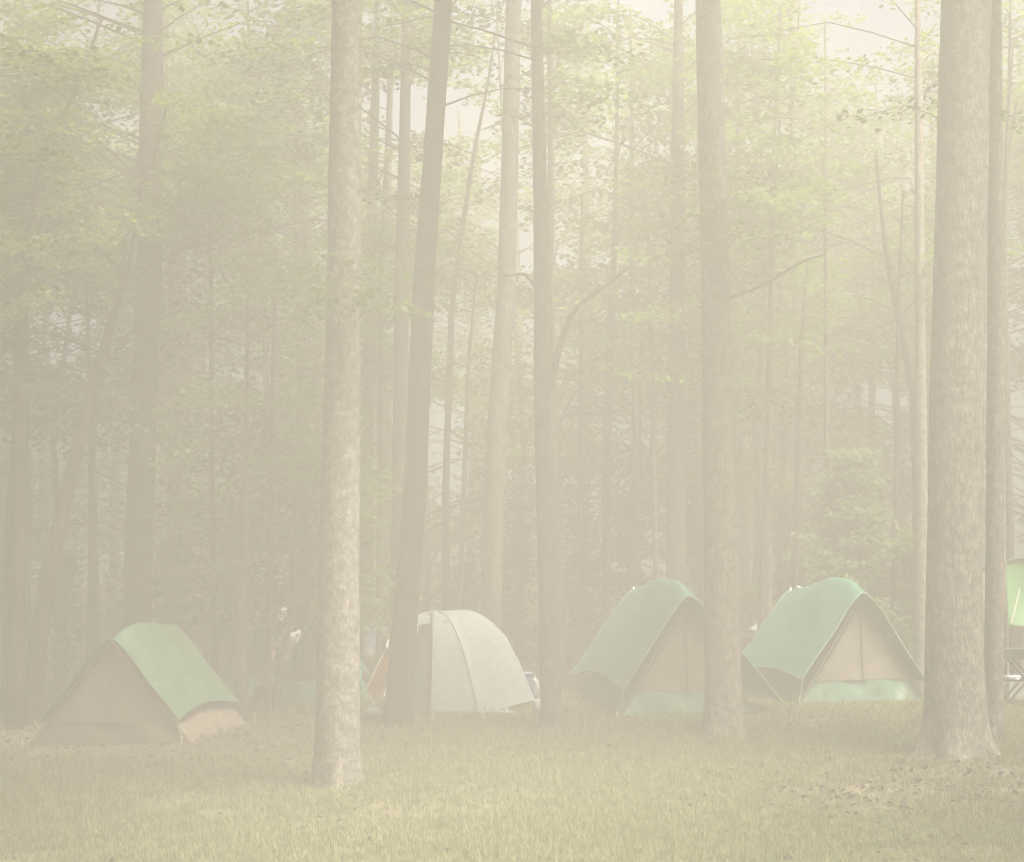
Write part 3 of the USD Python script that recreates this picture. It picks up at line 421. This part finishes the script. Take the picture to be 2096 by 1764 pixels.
# ------------------------------------------------------------------ tents
def crumple(G, amp, seed, sc=3.0):
    q = np.asarray(G) * sc; return G + np.stack([meshkit.fbm(q, 3, seed + i) - 0.5 for i in range(3)], -1) * amp
def aframe(name, label, FL, axis_angle, W, LN, panel_h, fly_f, fly_b, mats, hump=0.0, over=0.06, fly_drop=(0.28, 0.28), ext=(0.0, 0.0), wall=0.3, group=None, seed=0, prow=0.0):
    """A ridge tent. Local x across the front, y away from the front, foot at its front middle. axis_angle: turn of the length axis from north, clockwise."""
    ca, sa = math.cos(axis_angle), math.sin(axis_angle); xd, yd = np.array([ca, -sa]), np.array([sa, ca])
    mid = np.asarray(FL[:2]) + xd * W / 2; base = G3(mid[0], mid[1])
    t = thing(name, label, 'tent', base, -axis_angle, group)
    def gz(X, Yl):                                          # ground under the tent, in its own frame
        w = mid + np.multiply.outer(np.asarray(X, float), xd) + np.multiply.outer(np.asarray(Yl, float), yd); return ground_z(w[..., 0], w[..., 1]) - base[2]
    hw = W / 2; hb = panel_h * fly_b / fly_f
    def pt(x, y, z): return np.stack([x, y, z + gz(0, y) + (gz(x, y) - gz(0, y)) * np.clip(1 - z / panel_h, 0, 1)], -1)
    sgn = (1, -1)
    # front and back: low wall, then the upper panel
    for yy, tilt, back in ((0.0, 0.10, 0), (LN, -0.08, 1)):
        hh = hb if back else panel_h; u = np.linspace(-1, 1, 17); zz = np.linspace(0.0, wall, 6); U, Z = np.meshgrid(u, zz)
        lw = pt(U * hw * (1 - Z / hh * 0.98), np.full_like(U, yy) + tilt * Z / hh + 0.015 * np.sin(U * 7 + Z * 9), Z)
        obj('back_wall' if back else 'lower_wall', sheet(crumple(lw, 0.03, seed, 4), 0.003), mats['wall'], t, smooth=40)
        zz = np.linspace(wall + 0.004, hh, 14); U, Z = np.meshgrid(u, zz)
        up = pt(U * hw * np.maximum(1 - Z / hh, 0.004), np.full_like(U, yy) + tilt * Z / hh - 0.006, Z)
        obj('back_panel' if back else 'front_panel', sheet(crumple(up, 0.02, seed + 4, 3), 0.003), mats['panel'], t, smooth=40)
        if not back:
            zz = np.linspace(wall, hh * 0.96, 12); obj('zipper', tube(np.stack([0 * zz, 0.1 * zz / hh - 0.022, zz + gz(0, 0)], -1), 0.006, 6), mats['zip'], t)
    # body sides under the fly
    for s in sgn:
        v = np.linspace(0, 1, 14); z01 = np.linspace(0, 1, 10); V, Z = np.meshgrid(v, z01); hh = panel_h + (hb - panel_h) * V
        sd = pt(s * hw * (1 - Z * 0.985) - s * 0.05 * np.sin(np.pi * V) * np.sin(np.pi * Z), LN * V, Z * hh * 0.985)
        obj('side_wall', sheet(crumple(sd, 0.02, seed + 7), 0.003), mats['side'], t, smooth=40)
    # the fly, one sheet over the ridge
    v = np.linspace(-over / LN, 1 + over / LN, 34); u = np.linspace(-1, 1, 49); U, V = np.meshgrid(u, v)
    ridge = np.interp(V, [-0.1, 0.0, 0.10, 0.22, 0.45, 1.1], [fly_f - prow - 0.05, fly_f - prow, fly_f - 0.07, fly_f - 0.01, fly_f, fly_b]) + hump * np.sin(np.pi * np.clip(V, 0, 1) ** 0.8) - 0.03 * np.sin(np.pi * V)
    s = np.abs(U); side = np.where(U < 0, 0, 1); ex = np.where(side == 0, ext[0], ext[1]); dp = np.where(side == 0, fly_drop[0], fly_drop[1])
    rnd = np.sqrt(s ** 2 + 0.010) - math.sqrt(0.010); rnd = rnd / rnd.max()
    dp = dp + 0.09 * np.sin(np.pi * np.clip(V, 0, 1))       # the hem hangs in a curve between its pegs
    slope_w = (hw + 0.10 + ex) * (1 - dp / fly_f * 0.92)
    Xf = np.sign(U) * slope_w * s; Zf = ridge - rnd * (ridge - dp) - 0.02 * np.sin(np.pi * s) * np.sin(np.pi * np.clip(V, 0, 1))
    Zf += 0.012 * np.sin(s * 9 + V * 17) * s * (1 - s) * 2
    Yf = LN * V + (0.10 * (1 - s) * np.clip(1 - V * 3, 0, 1) * 0.5)
    fl = crumple(pt(Xf, Yf, Zf), 0.035, seed + 11, 2.2)
    fo = obj('fly', sheet(fl, 0.004), mats['fly'], t, smooth=50)
    for row in (0, -1): obj('hem', tube(fl[row] + [0, 0, 0.004], 0.011, 6), mats['hem'], fo, smooth=True)
    for col in (0, -1): obj('hem', tube(fl[:, col], 0.008, 6), mats['hem'], fo, smooth=True)
    # frame, guy lines and stakes
    for sx in sgn:
        obj('pole', tube([pt(np.array(sx * (hw + 0.03)), np.array(-0.03), np.array(0.0)), pt(np.array(sx * 0.03), np.array(0.06), np.array(panel_h + 0.02))], 0.009, 8), mats['panel'], t)
        for col, yy, dy in ((0 if sx < 0 else -1, -0.02, 0), (0 if sx < 0 else -1, LN, -1)):
            c = fl[dy, col]; g = c + [sx * 0.14, -0.18 if dy == 0 else 0.16, 0]; g[2] = gz(g[0], g[1]) + 0.02
            obj('guy_line', tube([c, lerp(c, g, 0.5) - [0, 0, 0.01], g], 0.0045, 5), M['rope'], t)
            obj('stake', tube([g + [0, 0, 0.10], g + [-sx * 0.01, 0, -0.06]], [0.012, 0.006], 6), M['cord'], t)
    tip = fl[-1, 24]
    if hump < 0.1: obj('pole_tip', tube([tip - [0, 0, 0.03], tip + [0, 0.01, 0.05]], [0.02, 0.014], 8), M['white'], t)
    return t
scout = dict(wall=M['fly_worn'], panel=M['panel'], side=M['fly'], fly=M['fly'], hem=M['fly_worn'], zip=M['zipper'])
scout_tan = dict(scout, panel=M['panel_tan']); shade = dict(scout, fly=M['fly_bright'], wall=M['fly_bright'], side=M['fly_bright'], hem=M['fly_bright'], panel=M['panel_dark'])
brown = dict(wall=M['panel'], panel=M['panel'], side=M['panel'], fly=M['fly_green'], hem=M['fly_green'], zip=M['zipper'])
aframe('ridge_tent', 'leftmost tent, brown front with a grass green fly', (-5.70, 29.15), math.radians(19), 2.08, 1.55, 1.22, 1.25, 1.24, brown, hump=0.13, over=0.03, seed=1, wall=0.26)
aframe('ridge_tent', 'teal green tent with a brown front partly hidden by the furrowed tree', (1.336, 30.1), math.radians(-14), 1.72, 2.2, 1.35, 1.66, 1.42, scout, prow=0.17, hump=0.0, over=0.10, ext=(0.10, 0.35), fly_drop=(0.34, 0.16), seed=2)
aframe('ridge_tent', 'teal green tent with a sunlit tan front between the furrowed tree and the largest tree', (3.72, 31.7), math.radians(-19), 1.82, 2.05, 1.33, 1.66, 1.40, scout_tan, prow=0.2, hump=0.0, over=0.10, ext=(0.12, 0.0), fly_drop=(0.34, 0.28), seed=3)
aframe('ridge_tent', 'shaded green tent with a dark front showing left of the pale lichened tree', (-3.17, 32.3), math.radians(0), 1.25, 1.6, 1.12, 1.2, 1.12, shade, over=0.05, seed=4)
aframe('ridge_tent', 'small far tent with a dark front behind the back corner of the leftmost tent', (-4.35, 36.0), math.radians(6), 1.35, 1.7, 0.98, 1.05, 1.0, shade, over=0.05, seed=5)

def domefly(hem, ridge, zexp=1.55, hexp=0.8, rows=26, rows_from=0.0, rows_to=1.0):
    """hem: loop of points on the ground; ridge: (a, b) ends of the top line. Rows run from the top down to the hem."""
    hem = np.asarray(hem); a, b = map(np.asarray, ridge); d = b - a; t = np.clip(((hem - a)[:, :2] @ d[:2]) / (d[:2] @ d[:2] + 1e-9), 0, 1)
    top = a + t[:, None] * d; s = np.linspace(rows_from, rows_to, rows)[:, None, None]
    G = top[None] + (hem - top)[None] * np.concatenate([s ** hexp, s ** hexp, s ** zexp], -1)
    return G
def loop(pts, n=72):
    P = np.vstack([pts, pts[:1]]); s = np.concatenate([[0], np.cumsum(np.linalg.norm(np.diff(P, axis=0), axis=1))]); t = np.linspace(0, s[-1], n)
    Q = np.stack([np.interp(t, s, P[:, k]) for k in range(3)], -1); return Q
# grey tent
g0 = ground_at(940, 1466); t = thing('grey_tent', 'pale grey tent with a long zipped door in the middle of the camp', 'tent', g0)
hemD = [(828, 1443, 31.0), (846, 1456, 30.5), (885, 1470, 30.15), (935, 1468, 30.15), (990, 1469, 30.15), (1030, 1448, 30.6), (1060, 1439, 31.0), (1096, 1432, 31.4), (1085, 1425, 32.2), (1035, 1425, 32.6), (930, 1425, 32.6), (850, 1425, 32.4), (826, 1432, 31.6)]
hem = np.array([at(*h) for h in hemD]); H = loop(hem, 97)[:-1]
ra, rb = at(888, 1250, 31.1), at(940, 1248, 31.3)
Gm = domefly(H, (ra, rb), 1.85, 0.78, 34); Gm = np.concatenate([Gm, Gm[:, :1]], 1)
Gm[1:-1] = crumple(Gm[1:-1], 0.03, 21, 1.8)
Gm[:, -1] = Gm[:, 0]
fo = obj('fly', sheet(Gm - g0, 0.004), M['grey_fly'], t, smooth=50)
obj('hem', tube(Gm[-1] - g0, 0.010, 6), M['grey_door'], fo, smooth=True)
def merid(px):                                              # the column of the fly nearest to a hem position in front
    u, v = px_of(Gm[-1]); f = Gm[-1][:, 1] < 30.9; k = np.where(f)[0]; return k[np.argmin(abs(u[k] - px))]
c1, c2 = sorted((merid(884), merid(978)))
off = np.array([0, -0.012, 0.004])
obj('door', sheet(Gm[5:-1, c1:c2 + 1] - g0 + off, 0.003), M['grey_door'], t, smooth=50)
mm = merid(880); obj('zipper', tube(Gm[4:, mm] - g0 + off * 1.8, 0.014, 6), M['zipper'], t, smooth=True)
for c in (c1, c2): obj('seam', tube(Gm[2:, c] - g0 + off * 1.4, 0.007, 6), M['grey_door'], t, smooth=True)
hd = np.array([lerp(at(838, 1280, 30.75), at(915, 1272, 30.7), k) for k in np.linspace(0, 1, 12)]); tp = np.array([lerp(at(846, 1262, 31.0), at(908, 1253, 31.0), k) for k in np.linspace(0, 1, 12)])
obj('vent_hood', sheet(np.stack([lerp(tp, hd, k) + [0, -0.03 * math.sin(math.pi * k), 0.02 * math.sin(math.pi * k)] for k in np.linspace(0, 1, 6)]) - g0, 0.004), M['grey_fly'], t, smooth=50)
inner = H.copy(); ctr = inner.mean(0); inner = ctr + (inner - ctr) * [0.86, 0.86, 1]; inner[:, 2] = ground_z(inner[:, 0], inner[:, 1]) + 0.0
Gi = domefly(inner, (ra - [0, 0, 0.14], rb - [0, 0, 0.14]), 1.8, 0.80, 14); Gi = np.concatenate([Gi, Gi[:, :1]], 1); obj('inner_tent', sheet(Gi - g0, 0.003), M['grey_door'], t, smooth=50)
for px, py in ((828, 1447), (885, 1474), (990, 1474), (1100, 1440)):
    p = ground_at(px, py + 2) - g0; obj('stake', tube([p + [0, 0, 0.09], p + [0, 0, -0.05]], [0.012, 0.007], 6), M['cord'], t)
# orange dome
c0 = at(917, 1428, 33.7); c0 = G3(c0[0], c0[1]); t = thing('dome_tent', 'orange and pale grey dome tent behind the grey tent', 'tent', c0)
an = np.arange(96) / 96 * 2 * np.pi; HR = np.stack([np.cos(an) * 1.17, np.sin(an) * 1.05, 0 * an], -1); HR[:, 2] = [ground_z(c0[0] + h[0], c0[1] + h[1]) - c0[2] for h in HR]
tops = (np.array([-0.12, 0, 1.12]), np.array([0.12, 0, 1.12]))
GD = domefly(HR, tops, 1.9, 0.82, 40); GD = np.concatenate([GD, GD[:, :1]], 1)
for q in range(4):
    a, b = q * 24, q * 24 + 24; obj('lower_panel', sheet(GD[16:, a:b + 1], 0.003), M['orange'], t, smooth=50)
cap = GD.copy(); N_ = cap - [0, 0, 0.2]; N_ /= np.linalg.norm(N_, axis=2, keepdims=True); cap = cap + N_ * 0.03
lob = (16 + 10 * (np.abs(np.cos(2 * (np.arange(97) / 96 * 2 * np.pi - 0.45))) ** 1.5)).astype(int)
capG = np.stack([np.stack([cap[int(round(r * lob[k] / 19)), k] for k in range(97)]) for r in range(20)])
fo = obj('fly', sheet(capG, 0.004), M['grey_fly'], t, smooth=50); obj('hem', tube(capG[-1], 0.014, 6), M['white'], fo, smooth=True)
for q in range(4):
    c = 12 + q * 24; obj('pole_sleeve', tube(GD[10:, c] * [1.015, 1.015, 1.0], 0.020, 8), M['white'], t, smooth=True)
for c in (44, 52, 92, 4): obj('seam', tube(GD[14:, c] * [1.01, 1.01, 1.0], 0.012, 6), M['white'], t, smooth=True)

# ------------------------------------------------------------------ people
def person(label, loc, rz, kneel, cap=True, shirt='white', scale=0.83):
    t = thing('person', label, 'person', loc, rz); s = scale
    B = {}
    if kneel:   # kneeling up, leaning forward, head bowed
        hip = 0.47; B.update(pelvis=((0, 0.0, hip), .115), waist=((0, 0.06, hip + .17), .105), chest=((0, 0.13, hip + .36), .125), neck0=((0, 0.17, hip + .50), .055), neck1=((0, 0.22, hip + .58), .05))
        for k, x in (('l', -1), ('r', 1)):
            B.update({'hip' + k: ((x * .085, 0, hip - .02), .095), 'kne' + k: ((x * .11, .10, .075), .06), 'ank' + k: ((x * .11, -.34, .055), .042), 'toe' + k: ((x * .11, -.42, .02), .03),
                      'sho' + k: ((x * .165, .13, hip + .43), .06), 'elb' + k: ((x * .22, .26, hip + .19), .042), 'wri' + k: ((x * .14, .44, hip + .10), .03)})
    else:
        hip = 0.86; B.update(pelvis=((0, 0, hip), .115), waist=((0, .01, hip + .17), .105), chest=((0, 0, hip + .37), .13), neck0=((0, -.01, hip + .53), .055), neck1=((0, .015, hip + .62), .05))
        for k, x in (('l', -1), ('r', 1)):
            B.update({'hip' + k: ((x * .085, 0, hip - .03), .095), 'kne' + k: ((x * .10, .02, .47), .06), 'ank' + k: ((x * .10, -.02, .08), .042), 'toe' + k: ((x * .11, .15, .035), .034),
                      'sho' + k: ((x * .175, 0, hip + .46), .06), 'elb' + k: ((x * .23, -.02, hip + .19), .042), 'wri' + k: ((x * .22, .12, hip + .0), .03)})
    n1 = np.array(B['neck1'][0]); tilt = 0.5 if kneel else 0.1
    up = np.array([0, math.sin(tilt), math.cos(tilt)]); fw = np.array([0, math.cos(tilt), -math.sin(tilt)]); rt = np.array([1.0, 0, 0])
    hc = n1 + up * .13 + fw * .015
    B.update(skull=(hc + up * .025 - fw * .015, .092), brow=(hc + up * .01 + fw * .035, .066), jaw=(hc - up * .065 + fw * .045, .045), chin=(hc - up * .088 + fw * .062, .026), nose=(hc - up * .018 + fw * .098, .014), nosb=(hc + up * .015 + fw * .088, .012),
             earl=(hc - rt * .09 - up * .01, .022), earr=(hc + rt * .09 - up * .01, .022), mou=(hc - up * .055 + fw * .083, .016))
    links = [('pelvis', 'waist'), ('waist', 'chest'), ('chest', 'neck0'), ('neck0', 'neck1'), ('neck1', 'skull'), ('skull', 'brow'), ('brow', 'jaw'), ('jaw', 'chin'), ('skull', 'jaw'), ('nose', 'nosb'), ('nosb', 'brow'), ('skull', 'earl'), ('skull', 'earr'), ('mou', 'jaw')]
    for k, x in (('l', -1), ('r', 1)):
        links += [('pelvis', 'hip' + k), ('hip' + k, 'kne' + k), ('kne' + k, 'ank' + k), ('ank' + k, 'toe' + k), ('chest', 'sho' + k), ('sho' + k, 'elb' + k), ('elb' + k, 'wri' + k)]
        w = np.array(B['wri' + k][0]); e = np.array(B['elb' + k][0]); d = (w - e) / np.linalg.norm(w - e); sd = np.array([x * 1.0, 0, 0]); 
        B['pal' + k] = (w + d * .07, .03); links.append(('wri' + k, 'pal' + k))
        for q, (o, ln) in enumerate(((-.024, .062), (-.008, .072), (.008, .068), (.023, .052))):
            a = w + d * .085 + sd * o; m_ = a + d * ln * .55; z_ = a + d * ln * .85 + np.array([0, .0, -.3 * ln])
            for nm, p, r_ in (('a', a, .010), ('m', m_, .009), ('z', z_, .008)): B[f'f{k}{q}{nm}'] = (p, r_)
            links += [('pal' + k, f'f{k}{q}a'), (f'f{k}{q}a', f'f{k}{q}m'), (f'f{k}{q}m', f'f{k}{q}z')]
        a = w + d * .03 - sd * .02; b = a + d * .035 - sd * .028; B['t' + k + 'a'] = (a, .012); B['t' + k + 'b'] = (b, .009); links += [('wri' + k, 't' + k + 'a'), ('t' + k + 'a', 't' + k + 'b')]
    def sc(m): m.apply_scale(s); return m
    body = obj('body', sc(hullchain(B, links, 0.014, 4)), M['skin'], t, smooth=True)
    for x in (-1, 1):
        e = trimesh.creation.icosphere(2, .011); e.apply_translation(hc + up * .004 + fw * .093 + rt * x * .033); obj('eye', sc(e), M['eye'], t, smooth=True)
    g = lambda k, r: (B[k][0], B[k][1] + r)
    S = {k: g(k, .014) for k in ('pelvis', 'waist', 'chest', 'shol', 'shor')}
    for k in 'lr': S['elb' + k] = (lerp(B['sho' + k][0], B['elb' + k][0], .62), .062)
    obj('shirt', sc(hullchain(S, [('pelvis', 'waist'), ('waist', 'chest'), ('chest', 'shol'), ('chest', 'shor'), ('shol', 'elbl'), ('shor', 'elbr')], .02, 4)), M[shirt if shirt != 'white' else 'white'], t, smooth=True)
    S = {'pelvis': g('pelvis', .016)}
    for k in 'lr': S['hip' + k] = g('hip' + k, .014); S['kne' + k] = (lerp(B['hip' + k][0], B['kne' + k][0], .7), .088)
    obj('shorts', sc(hullchain(S, [('pelvis', 'hipl'), ('pelvis', 'hipr'), ('hipl', 'knel'), ('hipr', 'kner')], .02, 4)), M['shorts'], t, smooth=True)
    hp = {'a': (hc + up * .035 - fw * .022, .100), 'b': (hc - up * .03 - fw * .05, .068)}
    obj('hair', sc(hullchain(hp, [('a', 'b')], .014, 3)), M['hair'], t, smooth=True)
    if cap:
        cr = hullchain({'a': (hc + up * .052 - fw * .012, .104), 'b': (hc + up * .075, .085)}, [('a', 'b')], .014, 3); cr = trimesh.intersections.slice_mesh_plane(cr, up, hc + up * .042, cap=True)
        c = obj('cap', sc(cr), M['white'], t, smooth=40)
        bp = np.array([hc + up * (.048 - .012 * (r * r)) + fw * (.085 + .085 * r * math.cos(q)) + rt * (.078 * math.sin(q) * (0.4 + 0.6 * r) / 1.0) for r in np.linspace(0, 1, 5) for q in np.linspace(-1.45, 1.45, 11)]).reshape(5, 11, 3)
        obj('brim', sc(sheet(bp, .006)), M['white'], c, smooth=50)
    return t
p = at(607, 1330, 34.6); person('person in a white cap and white shirt bending down behind the shaded green tent', G3(p[0], p[1]), math.radians(150), True, True, 'white', 0.95)
p = at(756, 1330, 35.6); person('dark haired person in a blue grey shirt kneeling behind the dome tent', G3(p[0], p[1]), math.radians(-20), True, False, 'shirt_blue', 0.95)
p = at(1634, 1330, 36.2); person('person in a white cap standing behind the farther teal tent', G3(p[0], p[1]), math.radians(170), False, True, 'shirt_blue', 0.86)

# ------------------------------------------------------------------ camp things
p = at(1545, 1400, 35.0); tb = G3(p[0], p[1]); t = thing('picnic_table', 'dark wooden picnic table between the two teal tents', 'table', tb, math.radians(-4))
for q in range(4): obj('top_board', box((0, -0.28 + q * 0.187, 0.79), (1.9, 0.175, 0.045)), M['wood'], t)
for s in (-1, 1):
    for q in range(2): obj('bench_board', box((0, s * 0.62 + (q - 0.5) * 0.145, 0.45), (1.9, 0.135, 0.045)), M['wood'], t)
    for e in (-0.65, 0.65): obj('leg', tube([[e, s * 0.62, 0.0], [e, s * 0.16, 0.765]], 0.042, 4), M['wood'], t)
for e in (-0.72, 0.72): obj('bench_support', box((e, 0, 0.40), (0.045, 1.42, 0.09)), M['wood'], t); obj('top_support', box((e, 0, 0.735), (0.05, 0.7, 0.06)), M['wood'], t)
def bag(label, loc, size, seed, m='white', name='plastic_bag', catg='bag'):
    s = trimesh.creation.icosphere(3, 0.5); v = s.vertices * size; v[:, 2] += size[2] * 0.5
    v = v + (meshkit.fbm(s.vertices * 3.0, 3, seed)[:, None] - 0.5) * s.vertices * np.asarray(size) * 0.55; v[:, 2] = np.maximum(v[:, 2], 0.0); s.vertices = v
    t = thing(name, label, catg, loc); obj('sack', s, M[m], t, smooth=60)
    k = v[v[:, 2].argmax()]; obj('knot', hullchain({'a': (k - [0, 0, size[2] * .08], size[0] * .10), 'b': (k + [size[0] * .12, 0, size[2] * .18], size[0] * .04), 'c': (k + [-size[0] * .1, 0, size[2] * .15], size[0] * .03)}, [('a', 'b'), ('a', 'c')], .01, 2), M[m], t, smooth=True)
ca = tb + [0, 0, 0.815]
bag('crumpled white bag lying on the picnic table', ca + [0.02, -0.1, 0], (0.24, 0.18, 0.13), 1, 'grey_fly')
bag('pale bag on the picnic table near the farther teal tent', ca + [0.40, 0.0, 0], (0.24, 0.18, 0.11), 2, 'grey_fly')
# firewood by the teal tents
rngw = np.random.default_rng(3); w0 = ground_at(1548, 1418)
for k in range(9):
    ln = rngw.uniform(0.45, 0.7); a = rngw.normal(0.15, 0.35); c = w0 + [rngw.uniform(-0.3, 0.25), rngw.uniform(-0.1, 0.15), 0.05 + 0.065 * (k // 4)]; d = np.array([math.cos(a), math.sin(a) * 0.5, 0.06 * rngw.normal()]) * ln / 2
    t = thing('firewood_log', 'split pale log in the small firewood heap between the teal tents', 'log', c, group='firewood logs between the teal tents')
    obj('wood', tube([-d, -d * 0.3 + [0, 0, .006], d * .4, d], [0.036, 0.04, 0.038, 0.035], 7), M['wood_pale'], t); obj('bark', tube([-d * .97 - [0, 0, .012], d * .97 - [0, 0, .012]], [0.037, 0.036], 7, False), M['bark_mid'], t)
def cooler(label, loc, rz, size, body, lid, name='cooler'):
    t = thing(name, label, 'cool box', loc, rz); X_, Y_, Z_ = size
    obj('body', box((0, 0, Z_ * .4), (X_, Y_, Z_ * .8), bev=.02), M[body], t); obj('lid', box((0, 0, Z_ * .9), (X_ * 1.04, Y_ * 1.04, Z_ * .19), bev=.02), M[lid], t)
    for s in (-1, 1): obj('handle', tube([[s * X_ * .53, -Y_ * .25, Z_ * .7], [s * X_ * .6, -Y_ * .2, Z_ * .66], [s * X_ * .6, Y_ * .2, Z_ * .66], [s * X_ * .53, Y_ * .25, Z_ * .7]], .012, 6), M['white'], t)
    obj('latch', box((0, -Y_ * .54, Z_ * .78), (.05, .012, .07)), M['white'], t)
p = at(1066, 1400, 32.9); cooler('dark blue cool box beside the right end of the grey tent', G3(p[0], p[1]), 0.2, (0.30, 0.26, 0.34), 'blue', 'blue')
p = at(1095, 1400, 33.0); bag('white sack standing right of the dark blue cool box', G3(p[0], p[1]), (0.13, 0.13, 0.26), 4, m='grey_fly', name='sack')
p = ground_at(1101, 1466); bag('white sack at the foot of the slim forked tree', p, (0.15, 0.13, 0.22), 5, m='grey_fly', name='sack')
p = ground_at(760, 1474); bag('pale crumpled cloth beside the foot of the dark leaning tree', p, (0.20, 0.16, 0.16), 6, m='grey_door', name='cloth_bundle', catg='cloth')
p = ground_at(1035, 1462); bag('pale folded cloth under the raised hem of the grey tent', p, (0.26, 0.16, 0.06), 7, m='grey_fly', name='cloth_bundle', catg='cloth')
p = at(541, 1395, 32.6); bag('red stuff sack in front of the small far tent', G3(p[0], p[1], 0.25), (0.17, 0.14, 0.16), 8, 'red', name='stuff_sack')
lg = ground_at(541, 1452); 
t = thing('log_stump', 'cut stump carrying the red stuff sack', 'stump', G3(p[0], p[1], -0.05)); obj('wood', tube([[0, 0, 0], [0, 0, .15], [0, 0, .30]], [.15, .13, .125], 18), M['bark_mid'], t); obj('cut_face', tube([[0, 0, .30], [0, 0, .302]], [.117, .117], 18), M['wood_pale'], t)
p = ground_at(95, 1440); p = at(97, 1382, 30.6); q = G3(p[0], p[1]); 
# far right: tarp shelter, table, bin
g = at(2120, 1400, 33.5); g = G3(g[0], g[1]); t = thing('tarp_shelter', 'bright green tarp shelter at the right edge beyond the largest tree', 'shelter', g)
A_, B_ = at(2060, 1148, 33.3), at(2205, 1120, 33.3); C_, D_ = at(2064, 1278, 33.0), at(2215, 1285, 33.0); E_, F_ = at(2090, 1150, 35.6), at(2230, 1150, 35.6); A2 = at(2092, 1163, 33.25)
U, V = np.meshgrid(np.linspace(0, 1, 14), np.linspace(0, 1, 10)); gr = lambda a, b, c, d: (1 - V)[..., None] * ((1 - U)[..., None] * a + U[..., None] * b) + V[..., None] * ((1 - U)[..., None] * c + U[..., None] * d)
sg = gr(A_, B_, C_, D_); sg[..., 1] += 0.10 * np.sin(3.1 * U) * np.sin(3.1 * V); sg = crumple(sg, 0.05, 4, 2)
obj('tarp_side', sheet(sg - g, .004), M['tarp'], t, smooth=50)
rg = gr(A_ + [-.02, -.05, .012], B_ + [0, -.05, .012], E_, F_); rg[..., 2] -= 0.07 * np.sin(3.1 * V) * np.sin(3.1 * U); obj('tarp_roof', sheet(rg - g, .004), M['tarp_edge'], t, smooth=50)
for a, b in ((A_, at(2062, 1420, 33.3)), (B_, at(2205, 1420, 33.3)), (E_, at(2090, 1400, 35.6)), (F_, at(2230, 1400, 35.6))):
    f_ = G3(a[0], a[1], -0.03); obj('pole', tube([f_ - g, a - g], .016, 8), M['metal'], t)
obj('guy_line', tube([at(2087, 1205, 32.95) - g, at(2070, 1275, 32.85) - g], .012, 6), M['cord'], t)
g = at(2085, 1400, 31.6); g = G3(g[0], g[1]); t = thing('folding_table', 'dark folding camp table with crossed legs at the right edge', 'table', g)
obj('table_top', box((0.1, 0, 0.70), (0.72, 0.5, 0.035)), M['dark_metal'], t); obj('apron', box((0.1, -0.235, 0.63), (0.66, 0.02, 0.10)), M['dark_cloth'], t)
for s in (-0.2, 0.2):
    for d in (-1, 1): obj('leg', tube([[0.1 - d * 0.30, s + d * 0.012, 0.0], [0.1 + d * 0.30, s + d * 0.012, 0.68]], 0.014, 6), M['dark_metal'], t)
obj('shelf', box((0.1, 0, 0.30), (0.5, 0.36, 0.02)), M['dark_cloth'], t)
g = at(2076, 1345, 32.4); cooler('pale box standing under the folding camp table', G3(g[0], g[1]), 0.1, (0.26, 0.24, 0.34), 'grey_fly', 'grey_fly', 'storage_box')
g = at(2022, 1345, 32.6); cooler('pale tan box half hidden behind the largest rough tree', G3(g[0], g[1]), -0.15, (0.30, 0.26, 0.42), 'wood_pale', 'white', 'storage_box')
